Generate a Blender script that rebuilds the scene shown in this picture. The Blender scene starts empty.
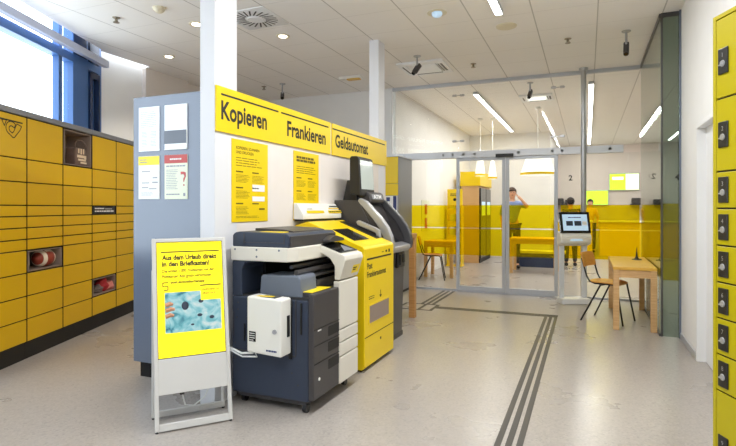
import bpy, bmesh, math, random
from mathutils import Matrix, Vector
PI = math.pi
S = bpy.context.scene
C = S.collection
random.seed(7)
TH = math.atan(219/525)                      # the camera looks TH to the left of the room's long axis
FW = Vector((-math.sin(TH), math.cos(TH), 0))
RT = Vector((math.cos(TH), math.sin(TH), 0))
def W(lat, d, z=0.0):
    """point at a sideways / forward distance from the standing point (the slanted walls run this way)"""
    return RT*lat + FW*d + Vector((0, 0, z))

# ------------------------------------------------------------------ materials
def lin(c):
    return tuple(((v/255)/12.92 if v/255 <= .04045 else ((v/255+.055)/1.055)**2.4) for v in c)
def mat(name, rgb, rough=.5, metal=0, spec=.5, var=0, vscale=8, bump=0, bscale=60, emit=0, coat=0):
    m = bpy.data.materials.new(name); m.use_nodes = True
    nt = m.node_tree; b = nt.nodes['Principled BSDF']
    c = (*lin(rgb), 1)
    b.inputs['Base Color'].default_value = c
    b.inputs['Roughness'].default_value = rough
    b.inputs['Metallic'].default_value = metal
    b.inputs['Specular IOR Level'].default_value = spec
    b.inputs['Coat Weight'].default_value = coat
    tc = nt.nodes.new('ShaderNodeTexCoord')
    if var:
        n = nt.nodes.new('ShaderNodeTexNoise'); n.inputs['Scale'].default_value = vscale; n.inputs['Detail'].default_value = 4
        nt.links.new(tc.outputs['Object'], n.inputs['Vector'])
        r = nt.nodes.new('ShaderNodeValToRGB')
        r.color_ramp.elements[0].position = .3; r.color_ramp.elements[1].position = .7
        r.color_ramp.elements[0].color = tuple(v*(1-var) for v in c[:3])+(1,)
        r.color_ramp.elements[1].color = tuple(min(1, v*(1+var)) for v in c[:3])+(1,)
        nt.links.new(n.outputs['Fac'], r.inputs['Fac']); nt.links.new(r.outputs['Color'], b.inputs['Base Color'])
    if bump:
        n = nt.nodes.new('ShaderNodeTexNoise'); n.inputs['Scale'].default_value = bscale
        nt.links.new(tc.outputs['Object'], n.inputs['Vector'])
        bp = nt.nodes.new('ShaderNodeBump'); bp.inputs['Strength'].default_value = bump; bp.inputs['Distance'].default_value = .01
        nt.links.new(n.outputs['Fac'], bp.inputs['Height']); nt.links.new(bp.outputs['Normal'], b.inputs['Normal'])
    if emit:
        b.inputs['Emission Color'].default_value = c; b.inputs['Emission Strength'].default_value = emit
    return m
def wood(name, a, b_, scale=(2, 2, 30), rough=.45):
    m = mat(name, a, rough)
    nt = m.node_tree; b = nt.nodes['Principled BSDF']
    tc = nt.nodes.new('ShaderNodeTexCoord'); mp = nt.nodes.new('ShaderNodeMapping'); mp.inputs['Scale'].default_value = scale
    n = nt.nodes.new('ShaderNodeTexNoise'); n.inputs['Scale'].default_value = 3; n.inputs['Detail'].default_value = 6; n.inputs['Distortion'].default_value = .6
    r = nt.nodes.new('ShaderNodeValToRGB')
    r.color_ramp.elements[0].position = .35; r.color_ramp.elements[1].position = .68
    r.color_ramp.elements[0].color = (*lin(b_), 1); r.color_ramp.elements[1].color = (*lin(a), 1)
    nt.links.new(tc.outputs['Object'], mp.inputs['Vector']); nt.links.new(mp.outputs['Vector'], n.inputs['Vector'])
    nt.links.new(n.outputs['Fac'], r.inputs['Fac']); nt.links.new(r.outputs['Color'], b.inputs['Base Color'])
    return m
def glass_mat(name, tint=(.97, .985, .975), ior=1.5, dif=None, dfac=0):
    m = bpy.data.materials.new(name); m.use_nodes = True
    nt = m.node_tree; nt.nodes.clear()
    out = nt.nodes.new('ShaderNodeOutputMaterial'); mix = nt.nodes.new('ShaderNodeMixShader')
    fr = nt.nodes.new('ShaderNodeFresnel'); fr.inputs['IOR'].default_value = ior
    geo = nt.nodes.new('ShaderNodeNewGeometry')                       # the same reflectance on the way in and on the way out
    mr = nt.nodes.new('ShaderNodeMapRange'); mr.inputs['To Min'].default_value = ior; mr.inputs['To Max'].default_value = 1/ior
    nt.links.new(geo.outputs['Backfacing'], mr.inputs['Value']); nt.links.new(mr.outputs[0], fr.inputs['IOR'])
    tr = nt.nodes.new('ShaderNodeBsdfTransparent'); tr.inputs['Color'].default_value = (*tint, 1)
    gl = nt.nodes.new('ShaderNodeBsdfGlossy'); gl.inputs['Roughness'].default_value = .01
    src = tr.outputs[0]
    if dif:
        d = nt.nodes.new('ShaderNodeBsdfDiffuse'); d.inputs['Color'].default_value = (*dif, 1)
        t2 = nt.nodes.new('ShaderNodeBsdfTranslucent'); t2.inputs['Color'].default_value = (*dif, 1)
        ad = nt.nodes.new('ShaderNodeMixShader'); ad.inputs[0].default_value = .5
        nt.links.new(d.outputs[0], ad.inputs[1]); nt.links.new(t2.outputs[0], ad.inputs[2])
        m2 = nt.nodes.new('ShaderNodeMixShader'); m2.inputs[0].default_value = dfac
        nt.links.new(tr.outputs[0], m2.inputs[1]); nt.links.new(ad.outputs[0], m2.inputs[2]); src = m2.outputs[0]
    nt.links.new(fr.outputs[0], mix.inputs[0]); nt.links.new(src, mix.inputs[1]); nt.links.new(gl.outputs[0], mix.inputs[2])
    nt.links.new(mix.outputs[0], out.inputs[0])
    return m
def math_node(nt, op, a, b=None):
    n = nt.nodes.new('ShaderNodeMath'); n.operation = op
    for i, v in enumerate((a, b)):
        if v is None: continue
        if isinstance(v, (int, float)): n.inputs[i].default_value = v
        else: nt.links.new(v, n.inputs[i])
    return n.outputs[0]
def ceiling_mat():
    m = mat('ceiling_metal_tiles', (226, 219, 210), .55, 0, .3)
    nt = m.node_tree; b = nt.nodes['Principled BSDF']
    tc = nt.nodes.new('ShaderNodeTexCoord'); sp = nt.nodes.new('ShaderNodeSeparateXYZ'); nt.links.new(tc.outputs['Object'], sp.inputs[0])
    def line(sock, off, w):
        f = math_node(nt, 'FRACT', math_node(nt, 'DIVIDE', math_node(nt, 'ADD', sock, off), .675))
        return math_node(nt, 'LESS_THAN', f, w/.675)
    lx = line(sp.outputs[0], 67.5+.565+.006, .014)
    ly = math_node(nt, 'MULTIPLY', line(sp.outputs[1], 67.5-.08, .008), .45)
    mx = math_node(nt, 'MAXIMUM', lx, ly)
    pf = nt.nodes.new('ShaderNodeTexVoronoi'); pf.inputs['Scale'].default_value = 90; pf.inputs['Randomness'].default_value = 0
    nt.links.new(tc.outputs['Object'], pf.inputs['Vector'])
    hole = math_node(nt, 'MULTIPLY', math_node(nt, 'LESS_THAN', pf.outputs['Distance'], .2), .25)
    mx = math_node(nt, 'MAXIMUM', mx, hole)
    mix = nt.nodes.new('ShaderNodeMixRGB'); nt.links.new(mx, mix.inputs[0])
    mix.inputs[1].default_value = (*lin((246, 242, 238)), 1); mix.inputs[2].default_value = (*lin((196, 191, 186)), 1)
    nt.links.new(mix.outputs[0], b.inputs['Base Color'])
    return m
def floor_mat():
    m = mat('speckled_vinyl', (190, 180, 168), .3, 0, .5)
    nt = m.node_tree; b = nt.nodes['Principled BSDF']
    tc = nt.nodes.new('ShaderNodeTexCoord')
    v = nt.nodes.new('ShaderNodeTexVoronoi'); v.inputs['Scale'].default_value = 75
    nt.links.new(tc.outputs['Object'], v.inputs['Vector'])
    n = nt.nodes.new('ShaderNodeTexNoise'); n.inputs['Scale'].default_value = 1.3; n.inputs['Detail'].default_value = 5
    nt.links.new(tc.outputs['Object'], n.inputs['Vector'])
    r = nt.nodes.new('ShaderNodeValToRGB')
    for e, (p, c) in zip((r.color_ramp.elements[0], r.color_ramp.elements[1]), ((.0, (150, 143, 138)), (1, (180, 172, 166)))):
        e.position = p; e.color = (*lin(c), 1)
    e = r.color_ramp.elements.new(.25); e.color = (*lin((166, 158, 152)), 1)
    e = r.color_ramp.elements.new(.7); e.color = (*lin((174, 166, 159)), 1)
    nt.links.new(v.outputs['Color'], r.inputs['Fac'])
    mx = nt.nodes.new('ShaderNodeMixRGB'); mx.blend_type = 'MULTIPLY'; mx.inputs[0].default_value = 1
    r2 = nt.nodes.new('ShaderNodeValToRGB'); r2.color_ramp.elements[0].color = (.9, .9, .9, 1); r2.color_ramp.elements[1].color = (1, 1, 1, 1)
    nt.links.new(n.outputs['Fac'], r2.inputs['Fac'])
    nt.links.new(r.outputs['Color'], mx.inputs[1]); nt.links.new(r2.outputs['Color'], mx.inputs[2])
    nt.links.new(mx.outputs[0], b.inputs['Base Color'])
    rr = nt.nodes.new('ShaderNodeMapRange'); rr.inputs['To Min'].default_value = .22; rr.inputs['To Max'].default_value = .36
    nt.links.new(n.outputs['Fac'], rr.inputs['Value']); nt.links.new(rr.outputs[0], b.inputs['Roughness'])
    return m
def photo_mat():
    """the printed beach-blue snapshot on the display"""
    m = bpy.data.materials.new('display_photo'); m.use_nodes = True
    nt = m.node_tree; b = nt.nodes['Principled BSDF']
    tc = nt.nodes.new('ShaderNodeTexCoord')
    n = nt.nodes.new('ShaderNodeTexNoise'); n.inputs['Scale'].default_value = 11; n.inputs['Detail'].default_value = 3; n.inputs['Distortion'].default_value = 1.2
    nt.links.new(tc.outputs['Object'], n.inputs['Vector'])
    r = nt.nodes.new('ShaderNodeValToRGB')
    cs = ((.3, (40, 120, 140)), (.42, (120, 195, 205)), (.55, (175, 225, 230)), (.7, (225, 240, 238)))
    r.color_ramp.elements[0].position, r.color_ramp.elements[0].color = cs[0][0], (*lin(cs[0][1]), 1)
    r.color_ramp.elements[1].position, r.color_ramp.elements[1].color = cs[3][0], (*lin(cs[3][1]), 1)
    for p, c in cs[1:3]:
        e = r.color_ramp.elements.new(p); e.color = (*lin(c), 1)
    nt.links.new(n.outputs['Fac'], r.inputs['Fac'])
    b.inputs['Base Color'].default_value = (0, 0, 0, 1)
    nt.links.new(r.outputs['Color'], b.inputs['Emission Color']); b.inputs['Emission Strength'].default_value = .8
    return m
M = dict(
    ceiling=ceiling_mat(), floor=floor_mat(), photo=photo_mat(),
    white=mat('white_plaster', (240, 239, 238), .8, 0, .2, .02, 3, .05, 150),
    cream=mat('cream_plaster', (230, 222, 216), .8, 0, .2, .02, 3),
    white_metal=mat('white_powder_coat', (236, 236, 237), .35),
    column_white=mat('column_white', (222, 222, 226), .5),
    stand_white=mat('stand_white_coat', (208, 206, 203), .4),
    white_plastic=mat('white_plastic', (232, 230, 224), .4),
    paper=mat('white_paper', (240, 240, 238), .45, 0, .4),
    gloss_paper=mat('sheet_behind_acrylic', (226, 230, 238), .06, 0, .8, coat=.8),
    cream_paper=mat('cream_paper', (228, 232, 208), .3),
    red_paper=mat('red_print', (186, 40, 34), .3),
    yellow=mat('yellow_lacquer', (238, 204, 8), .35, 0, .4),
    locker_yellow=mat('yellow_locker_door', (222, 178, 0), .35, 0, .4, .02, 2),
    bright_yellow=mat('lemon_yellow_door', (178, 162, 2), .35, 0, .4),
    yellow_print=mat('yellow_sticker', (250, 220, 30), .4),
    grey_cab=mat('blue_grey_lacquer', (110, 119, 136), .2, .1, .6),
    cap=mat('grey_cap_metal', (140, 142, 150), .4, .3),
    dark=mat('dark_interior', (30, 20, 8), .7),
    taupe=mat('brown_grey_metal', (150, 132, 122), .45, .1),
    black=mat('black_plastic', (28, 27, 27), .4),
    screen_black=mat('black_glass', (16, 17, 20), .1, 0, .6),
    print_black=mat('black_print', (30, 28, 22), .6),
    plinth=mat('black_plinth', (13, 12, 12), .55),
    slate=mat('slate_blue_plastic', (53, 61, 78), .42, 0, .4, .03, 6),
    slate_light=mat('blue_grey_plastic', (104, 111, 124), .45),
    charcoal=mat('charcoal_plastic', (62, 59, 60), .42),
    beige=mat('light_beige_plastic', (222, 217, 206), .45),
    grey_metal=mat('dark_grey_housing', (74, 73, 76), .35, .2),
    silver=mat('silver_plastic', (176, 176, 180), .3, .5),
    alu=mat('brushed_aluminium', (192, 195, 202), .35, .3),
    pale_alu=mat('pale_aluminium', (226, 229, 236), .35, .1),
    steel=mat('steel_tube', (186, 186, 188), .3, .6),
    blue_frame=mat('blue_window_frame', (66, 108, 168), .35, 0, .5),  # blue lightened to carry the bloom of the window
    navy=mat('navy_panel', (40, 56, 92), .25, 0, .5),
    blind=mat('pale_blind_rail', (205, 213, 238), .4),
    oak=wood('light_oak', (224, 184, 132), (205, 160, 108)),
    oak_film_tint=wood('light_oak_film_tint', (236, 188, 82), (222, 170, 68), (2, 18, 2)),  # yellow light through the glass film is put into the wood colour
    beech=wood('beech_ply', (222, 160, 84), (205, 140, 66), (4, 4, 30)),
    honey=wood('honey_oak', (200, 150, 92), (182, 130, 74)),
    fine_print=mat('fine_print', (96, 80, 14), .6), smoked_glass=glass_mat('smoked_glass', (.52, .60, .56)),
    glass=glass_mat('clear_glass', ior=1.26), film=glass_mat('yellow_film', (.97, .88, .10), 1.2, (.92, .72, .01), .09),
    green_glass=glass_mat('greenish_glass', (.80, .87, .83)),
    lamp=mat('lamp_diffuser', (255, 250, 240), .5, emit=14),
    spot=mat('spot_lens', (255, 248, 235), .5, emit=6),
    shade=mat('white_lamp_shade', (250, 247, 240), .7, emit=.35),
    scr_yellow=mat('lit_yellow_display', (252, 232, 20), .3, emit=.55),
    scr_lime=mat('lit_lime_display', (200, 240, 60), .3, emit=.7),
    scr_white=mat('lit_white_display', (250, 250, 244), .3, emit=.8),
    scr_blue=mat('lit_pale_blue_display', (176, 202, 226), .3, emit=.55),
    scr_grey=mat('grey_display', (178, 186, 180), .12, 0, .6, emit=.25),
    strip=mat('dark_guide_strip', (74, 70, 66), .5),
    skin=mat('skin', (222, 170, 140), .55), skin_dark=mat('tanned_skin', (196, 140, 108), .55),
    hair=mat('brown_hair', (70, 50, 36), .6, 0, .3, .2, 60), hair_dark=mat('dark_hair', (36, 28, 24), .6, 0, .3, .2, 60),
    shirt_blue=mat('light_blue_shirt', (130, 150, 200), .8), shirt_dark=mat('dark_shirt', (70, 66, 70), .8), shirt_yellow=mat('yellow_uniform_shirt', (230, 190, 60), .8),
    trousers=mat('dark_trousers', (46, 46, 54), .8), shoes=mat('black_shoes', (26, 25, 25), .5),
    leather=mat('russet_leather', (150, 56, 34), .5, 0, .5, .1, 40, .1, 200), lace=mat('white_stripe', (236, 222, 206), .6),
    bag=mat('brown_bag', (112, 90, 80), .7), cream_print=mat('cream_print', (228, 206, 178), .7),
    red_cloth=mat('red_cloth', (170, 40, 46), .8), pink_cloth=mat('pink_cloth', (208, 128, 118), .8), grey_cloth=mat('grey_cloth', (120, 108, 104), .8),
    smoke=mat('cream_detector', (226, 216, 190), .5), sprinkler=mat('brass_sprinkler', (150, 140, 122), .3, .8), amber=mat('amber_lens', (214, 172, 70), .4),
    blue_print=mat('navy_print', (40, 52, 110), .4), gloss_black=mat('black_glossy_front', (22, 24, 34), .15, 0, .6), cable=mat('white_cable', (225, 225, 222), .5),
)

# ------------------------------------------------------------------ mesh builder
class MB:
    def __init__(s, Mx=None): s.bm = bmesh.new(); s.M = Mx or Matrix(); s.mi = 0
    def raw(s, vs, fs, smooth=False):
        v = [s.bm.verts.new(s.M @ Vector(p)) for p in vs]
        for f in fs:
            try:
                fa = s.bm.faces.new([v[i] for i in f]); fa.material_index = s.mi; fa.smooth = smooth
            except ValueError: pass
        return s
    def box(s, x0, x1, y0, y1, z0, z1, b=0, seg=2):
        x0, x1 = sorted((x0, x1)); y0, y1 = sorted((y0, y1)); z0, z1 = sorted((z0, z1))
        vs = [(x, y, z) for z in (z0, z1) for y in (y0, y1) for x in (x0, x1)]
        fs = [(0, 2, 3, 1), (4, 5, 7, 6), (0, 1, 5, 4), (2, 6, 7, 3), (0, 4, 6, 2), (1, 3, 7, 5)]
        if b <= 0: return s.raw(vs, fs)
        t = bmesh.new(); v = [t.verts.new(p) for p in vs]
        for f in fs: t.faces.new([v[i] for i in f])
        b = min(b, (x1-x0)*.45, (y1-y0)*.45, (z1-z0)*.45)
        bmesh.ops.bevel(t, geom=t.edges[:], offset=b, segments=seg, affect='EDGES', profile=.5)
        return s.merge(t)
    def merge(s, t, smooth=False):
        t.verts.index_update()
        vs = [tuple(v.co) for v in t.verts]; fs = [tuple(v.index for v in f.verts) for f in t.faces]
        t.free(); return s.raw(vs, fs, smooth)
    def prism(s, poly, axis, a, b_, bev=0):
        """poly: 2-D outline in the two axes that are not 'axis', swept from a to b_"""
        def P(p, t):
            return {'x': (t, p[0], p[1]), 'y': (p[0], t, p[1]), 'z': (p[0], p[1], t)}[axis]
        n = len(poly); vs = [P(p, a) for p in poly]+[P(p, b_) for p in poly]
        fs = [tuple(range(n)), tuple(range(2*n-1, n-1, -1))]+[(i, i+n, (i+1) % n+n, (i+1) % n) for i in range(n)]
        t = bmesh.new(); v = [t.verts.new(p) for p in vs]
        for f in fs: t.faces.new([v[i] for i in f])
        bmesh.ops.recalc_face_normals(t, faces=t.faces[:])
        if bev: bmesh.ops.bevel(t, geom=t.edges[:], offset=bev, segments=2, affect='EDGES', profile=.5)
        return s.merge(t)
    def tube(s, pts, r, n=10, close=False):
        pts = [Vector(p) for p in pts]; rs = r if isinstance(r, (list, tuple)) else [r]*len(pts)
        rings = []; up = None; N = len(pts)
        for i, p in enumerate(pts):
            if close: t = (pts[(i+1) % N]-pts[i-1]).normalized()
            else: t = ((pts[min(i+1, N-1)]-pts[max(i-1, 0)])).normalized()
            if up is None:
                up = Vector((0, 0, 1)) if abs(t.z) < .9 else Vector((1, 0, 0))
            u = (up-t*up.dot(t)).normalized(); w = t.cross(u); up = u
            rings.append([tuple(p+(u*math.cos(k*2*PI/n)+w*math.sin(k*2*PI/n))*rs[i]) for k in range(n)])
        vs = [q for ring in rings for q in ring]; fs = []
        for i in range(N if close else N-1):
            j = (i+1) % N
            for k in range(n): fs.append((i*n+k, i*n+(k+1) % n, j*n+(k+1) % n, j*n+k))
        if not close: fs += [tuple(range(n-1, -1, -1)), tuple((N-1)*n+k for k in range(n))]
        return s.raw(vs, fs, True)
    def lathe(s, prof, c=(0, 0, 0), n=24, axis='z', smooth=True, caps=True):
        c = Vector(c); vs = []; fs = []
        for r, z in prof:
            for k in range(n):
                a = 2*PI*k/n; x, y = r*math.cos(a), r*math.sin(a)
                vs.append(tuple(c+Vector({'z': (x, y, z), 'x': (z, x, y), 'y': (y, z, x)}[axis])))
        m = len(prof)
        for i in range(m-1):
            for k in range(n): fs.append((i*n+k, i*n+(k+1) % n, (i+1)*n+(k+1) % n, (i+1)*n+k))
        if caps: fs += [tuple(range(n-1, -1, -1)), tuple((m-1)*n+k for k in range(n))]
        return s.raw(vs, fs, smooth)
    def cyl(s, r, z0, z1, c=(0, 0, 0), n=24, axis='z'): return s.lathe([(r, z0), (r, z1)], c, n, axis)
    def ball(s, c, r, n=16, sc=(1, 1, 1)):
        prof = [(max(1e-4, math.sin(PI*i/10)), -math.cos(PI*i/10)) for i in range(11)]
        old = s.M; s.M = old @ Matrix.Translation(c) @ Matrix.Diagonal((r*sc[0], r*sc[1], r*sc[2], 1))
        s.lathe(prof, n=n); s.M = old; return s
    def flat(s, u0, u1, v0, v1, n=.001, n0=0): return s.box(u0, u1, v0, v1, n0, n)   # a thin layer in a panel frame
    def words(s, txt, u, v, h, w=None, n=.0012, bold=0, align='l'):
        vs, fs, (bx0, bx1) = glyphs(txt, bold)
        k = h/CAP; kx = k if w is None else w/(bx1-bx0)
        off = u-bx0*kx if align == 'l' else u-(bx0+bx1)/2*kx
        return s.raw([(off+x*kx, v+y*k, n) for x, y in vs], fs)
    def lines(s, u0, u1, v0, v1, rows, h=.5, n=.0012, seed=1, ragged=.3):
        """small print too fine to read: rows of word-long dashes"""
        rd = random.Random(seed); st = (v1-v0)/rows
        for i in range(rows):
            v = v1-(i+.75)*st; x = u0; end = u1-(u1-u0)*ragged*rd.random()
            while x < end:
                w = rd.uniform(.06, .22)*(u1-u0); s.flat(x, min(x+w, end), v, v+st*h, n); x += w+.025*(u1-u0)
        return s
_g = {}
def glyphs(txt, bold=0):
    if (txt, bold) not in _g:
        cu = bpy.data.curves.new('t', 'FONT'); cu.body = txt; cu.size = 1; cu.offset = bold; cu.resolution_u = 3
        o = bpy.data.objects.new('t', cu); C.objects.link(o)
        me = bpy.data.meshes.new_from_object(o.evaluated_get(bpy.context.evaluated_depsgraph_get()))
        vs = [(v.co.x, v.co.y) for v in me.vertices]; fs = [tuple(p.vertices) for p in me.polygons]
        xs = [v[0] for v in vs]
        bpy.data.objects.remove(o); bpy.data.curves.remove(cu); bpy.data.meshes.remove(me)
        _g[(txt, bold)] = (vs, fs, (min(xs), max(xs)), max(v[1] for v in vs))
    return _g[(txt, bold)][:3]
glyphs('H'); CAP = _g[('H', 0)][3]

ROOT = {}
def thing(name, label, cat, loc=(0, 0, 0), rotz=0, group=None, kind=None):
    o = bpy.data.objects.new(name, None); C.objects.link(o); o.empty_display_size = .1
    o.location = loc; o.rotation_euler = (0, 0, rotz)
    ROOT[o] = Matrix.Translation(loc) @ Matrix.Rotation(rotz, 4, 'Z')
    return tag(o, label, cat, group, kind)
def tag(o, label=None, cat=None, group=None, kind=None):
    for k, v in (('label', label), ('category', cat), ('group', group), ('kind', kind)):
        if v: o[k] = v
    return o
def obj(name, mb, m, parent=None, label=None, world=False, cat=None, group=None, kind=None, sharp=40):
    """ONE mesh object. Under a thing the shape is given in the thing's own frame (world=True: in room coordinates)"""
    bmesh.ops.remove_doubles(mb.bm, verts=mb.bm.verts[:], dist=1e-6) if False else None
    me = bpy.data.meshes.new(name)
    if parent is not None:
        inv = ROOT[parent].inverted() if world else Matrix()
        mb.bm.transform(inv)
    else:
        xs = [v.co for v in mb.bm.verts]
        base = Vector(((min(v.x for v in xs)+max(v.x for v in xs))/2, (min(v.y for v in xs)+max(v.y for v in xs))/2, min(v.z for v in xs))) if kind is None else Vector()
        mb.bm.transform(Matrix.Translation(-base))
    bmesh.ops.recalc_face_normals(mb.bm, faces=mb.bm.faces[:])
    mb.bm.to_mesh(me); mb.bm.free()
    if any(p.use_smooth for p in me.polygons): me.set_sharp_from_angle(angle=math.radians(sharp))
    for mm in (m if isinstance(m, (list, tuple)) else [m]): me.materials.append(mm)
    o = bpy.data.objects.new(name, me); C.objects.link(o)
    if parent is not None: o.parent = parent; ROOT[o] = ROOT[parent]
    else: o.location = base; ROOT[o] = Matrix.Translation(base)
    return tag(o, label, cat, group, kind)
def struct(name, mb, m, parent=None): return obj(name, mb, m, parent, kind='structure' if parent is None else None, world=parent is not None)
def frame(o, u, v):
    u, v = Vector(u).normalized(), Vector(v).normalized(); n = u.cross(v)
    return Matrix(((u.x, v.x, n.x, o[0]), (u.y, v.y, n.y, o[1]), (u.z, v.z, n.z, o[2]), (0, 0, 0, 1)))
def dup(root, loc, rotz=None, label=None, group=None):
    r = root.copy(); C.objects.link(r); r.location = loc
    if rotz is not None: r.rotation_euler = (0, 0, rotz)
    if label: r['label'] = label
    if group: r['group'] = group
    for ch in list(root.children):
        c = ch.copy(); C.objects.link(c); c.parent = r
        for g in list(ch.children):
            d = g.copy(); C.objects.link(d); d.parent = c
    return r
# ------------------------------------------------------------------ the setting
H = 3.65
fl = MB(); fl.prism([W(-4.1, -4.2)[:2], W(2.3, -4.2)[:2], (6.2, -1.5), (6.2, 20.2), (-3.5, 20.2), (-3.5, 9.2), (-6.6, 9.2), (-6.6, 5.4), W(-4.1, 7.6)[:2]], 'z', -.12, 0)
struct('floor', fl, M['floor'])
ce = MB()
ce.prism([W(-3.7, -4.2)[:2], W(2.3, -4.2)[:2], W(2.3, 2.6)[:2], (1.1, 3.4), (1.1, 9.2), (-6.5, 9.2), (-6.5, 7.2), (-6.38, 7.2), (-6.38, 6.25), (-6.30, 6.25), (-6.29, 5.35), W(-3.7, 7.34)[:2]], 'z', H, H+.1)
ce.box(-3.4, 1.1, 9.2, 20.1, H, H+.1); ce.box(1.1, 6.1, 6.5, 20.1, H, H+.1)
struct('ceiling', ce, M['ceiling'])
# trims that close the light slot beside the facade
tr = MB()
tr.prism([W(-3.72, -4.2)[:2], W(-3.66, -4.2)[:2], W(-3.66, 7.3)[:2], W(-3.72, 7.3)[:2]], 'z', H+.1, 4.3)
struct('trim_1', tr, M['white'])
wl = MB(); wl.box(-6.6, -6.45, 5.45, 6.25, 0, 4.4)
struct('wall_left', wl, M['white'])
wl = MB(); wl.box(-6.6, -6.38, 6.25, 7.2, 0, H); wl.box(-6.6, -6.5, 7.2, 9.2, 0, H)
struct('wall_left_rear', wl, M['cream'])
wb = MB(); wb.box(-6.6, -3.44, 9.1, 9.25, 0, H)
struct('wall_back', wb, M['white'])
# wall on the right with the door opening and the slanted wall behind the lockers
wr = MB(); wr.box(.965, 1.1, 5.81, 6.72, 0, H); wr.box(.965, 1.1, 3.4, 5.81, 2.24, H); wr.box(.965, 1.1, 3.4, 4.86, 0, 2.24)
struct('wall_right', wr, M['white'])
wr = MB(); wr.prism([W(2.2, -4.2)[:2], W(2.3, -4.2)[:2], W(2.3, 2.75)[:2], W(2.2, 2.75)[:2]], 'z', 0, H)
struct('wall_right_front', wr, M['white'])
d1 = MB(); d1.box(1.03, 1.07, 4.9, 5.77, .005, 2.2, .004)
door = struct('door_1', d1, M['white_metal'])
fr = MB(); fr.box(.955, 1.1, 5.77, 5.812, 0, 2.24, .004); fr.box(.955, 1.1, 4.858, 4.9, 0, 2.24, .004); fr.box(.955, 1.1, 4.9, 5.77, 2.2, 2.242, .004)
struct('door_frame', fr, M['white_metal'], door)
hd = MB(); hd.tube([(1.03, 5.0, 1.05), (.985, 5.0, 1.05), (.985, 5.12, 1.05)], .01)
struct('door_handle', hd, M['steel'], door)
bb = MB(); bb.box(.952, .965, 5.813, 6.70, 0, .07, .002)
struct('baseboard_right', bb, M['alu'])
bb = MB(); bb.box(-3.3, -3.285, 9.2, 15.95, 0, .07, .002)
struct('baseboard_left', bb, M['white_metal'])

# facade at the left: blue frames, white sky behind
LF = -3.85
def slab(mb, lat0, lat1, da, db, z0, z1):
    return mb.prism([W(lat0, da)[:2], W(lat1, da)[:2], W(lat1, db)[:2], W(lat0, db)[:2]], 'z', z0, z1)
wf = MB()
slab(wf, LF-.1, LF+.03, -4.2, 7.5, 3.345, 3.45); slab(wf, LF-.1, LF+.03, -4.2, 7.5, 4.2, 4.3); slab(wf, LF-.1, LF+.03, -4.2, 7.5, 0, .9)
for d in (-2.2, 0.0, 2.15, 4.3): slab(wf, LF-.08, LF+.02, d, d+.07, .9, 4.2)
slab(wf, LF-.06, LF+.02, 6.50, 6.58, .9, 4.2); slab(wf, LF-.1, LF+.03, 6.80, 7.17, .9, 4.2)
slab(wf, LF-.1, LF+.03, 7.44, 7.52, .9, 4.2)
fw = MB(); slab(fw, LF-.25, LF-.105, -4.3, 2.15, 0, 4.3); struct('facade_light_block', fw, M['white'])  # unseen solid stretch beside the viewer, added to hold back daylight
win = struct('window_1', wf, M['blue_frame'])
gp_ = MB(); slab(gp_, LF-.04, LF-.03, -4.2, 6.8, .9, 4.2); struct('glass_pane', gp_, M['glass'], win)
pn = MB(); slab(pn, LF-.05, LF-.02, 7.17, 7.44, .9, 4.2); struct('side_panel', pn, M['blue_frame'], win)
sh = MB(); slab(sh, LF-.02, LF+.05, 7.19, 7.25, .9, 3.30); slab(sh, LF-.02, LF+.05, 7.41, 7.45, .9, 3.30); slab(sh, LF-.02, LF+.05, 7.19, 7.45, 3.24, 3.32)
struct('window_sash', sh, M['navy'], win)
up = MB(); slab(up, LF-.02, LF+.035, 6.82, 7.12, 3.46, 4.15); slab(up, LF-.02, LF+.035, 7.2, 7.46, 3.46, 4.15); struct('upper_panel', up, M['navy'], win)
bl = MB(); slab(bl, -3.76, -3.69, -4.0, 7.48, 3.445, 3.535); struct('blind_rail', bl, M['blind'], win)
# unseen glazed front behind the viewer, added to let in fill light
g2 = MB()
def cross(mb, la, lb, z0, z1, d0=-4.2, d1=-4.1): return mb.prism([W(la, d0)[:2], W(lb, d0)[:2], W(lb, d1)[:2], W(la, d1)[:2]], 'z', z0, z1)
cross(g2, -4.1, 2.3, 0, .12); cross(g2, -4.1, 2.3, 3.5, H); cross(g2, -4.1, 2.3, 2.4, 2.5)
wr2 = MB(); cross(wr2, -4.1, -.25, 0, H, -4.35, -4.2); cross(wr2, 1.0, 2.3, 0, H, -4.35, -4.2); struct('rear_light_block', wr2, M['white'])  # unseen solid bays, added to cut the light from the rear glazing
for la in (-4.1, -2.5, -.9, .7, 2.2): cross(g2, la, la+.1, .12, 3.5)
w2 = struct('rear_fill_window', g2, M['blue_frame'])
gp_ = MB(); cross(gp_, -4.05, 2.25, .12, 3.5, -4.155, -4.145); struct('glass_pane', gp_, M['glass'], w2)

# service partition: two white columns and a low white wall between them
for i, (a, b) in enumerate(((3.11, 3.375), (6.38, 6.605))):
    cm = MB(); cm.box(-2.645, -2.512, a, b, 0, H, .003); struct('column_%d' % (i+1), cm, M['column_white'])
pw = MB(); pw.box(-2.60, -2.513, 3.375, 6.38, 0, 2.34, .002); pw.box(-2.60, -2.513, 6.605, 6.64, 0, 2.34, .002)
struct('wall_partition', pw, M['cream'])

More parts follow.
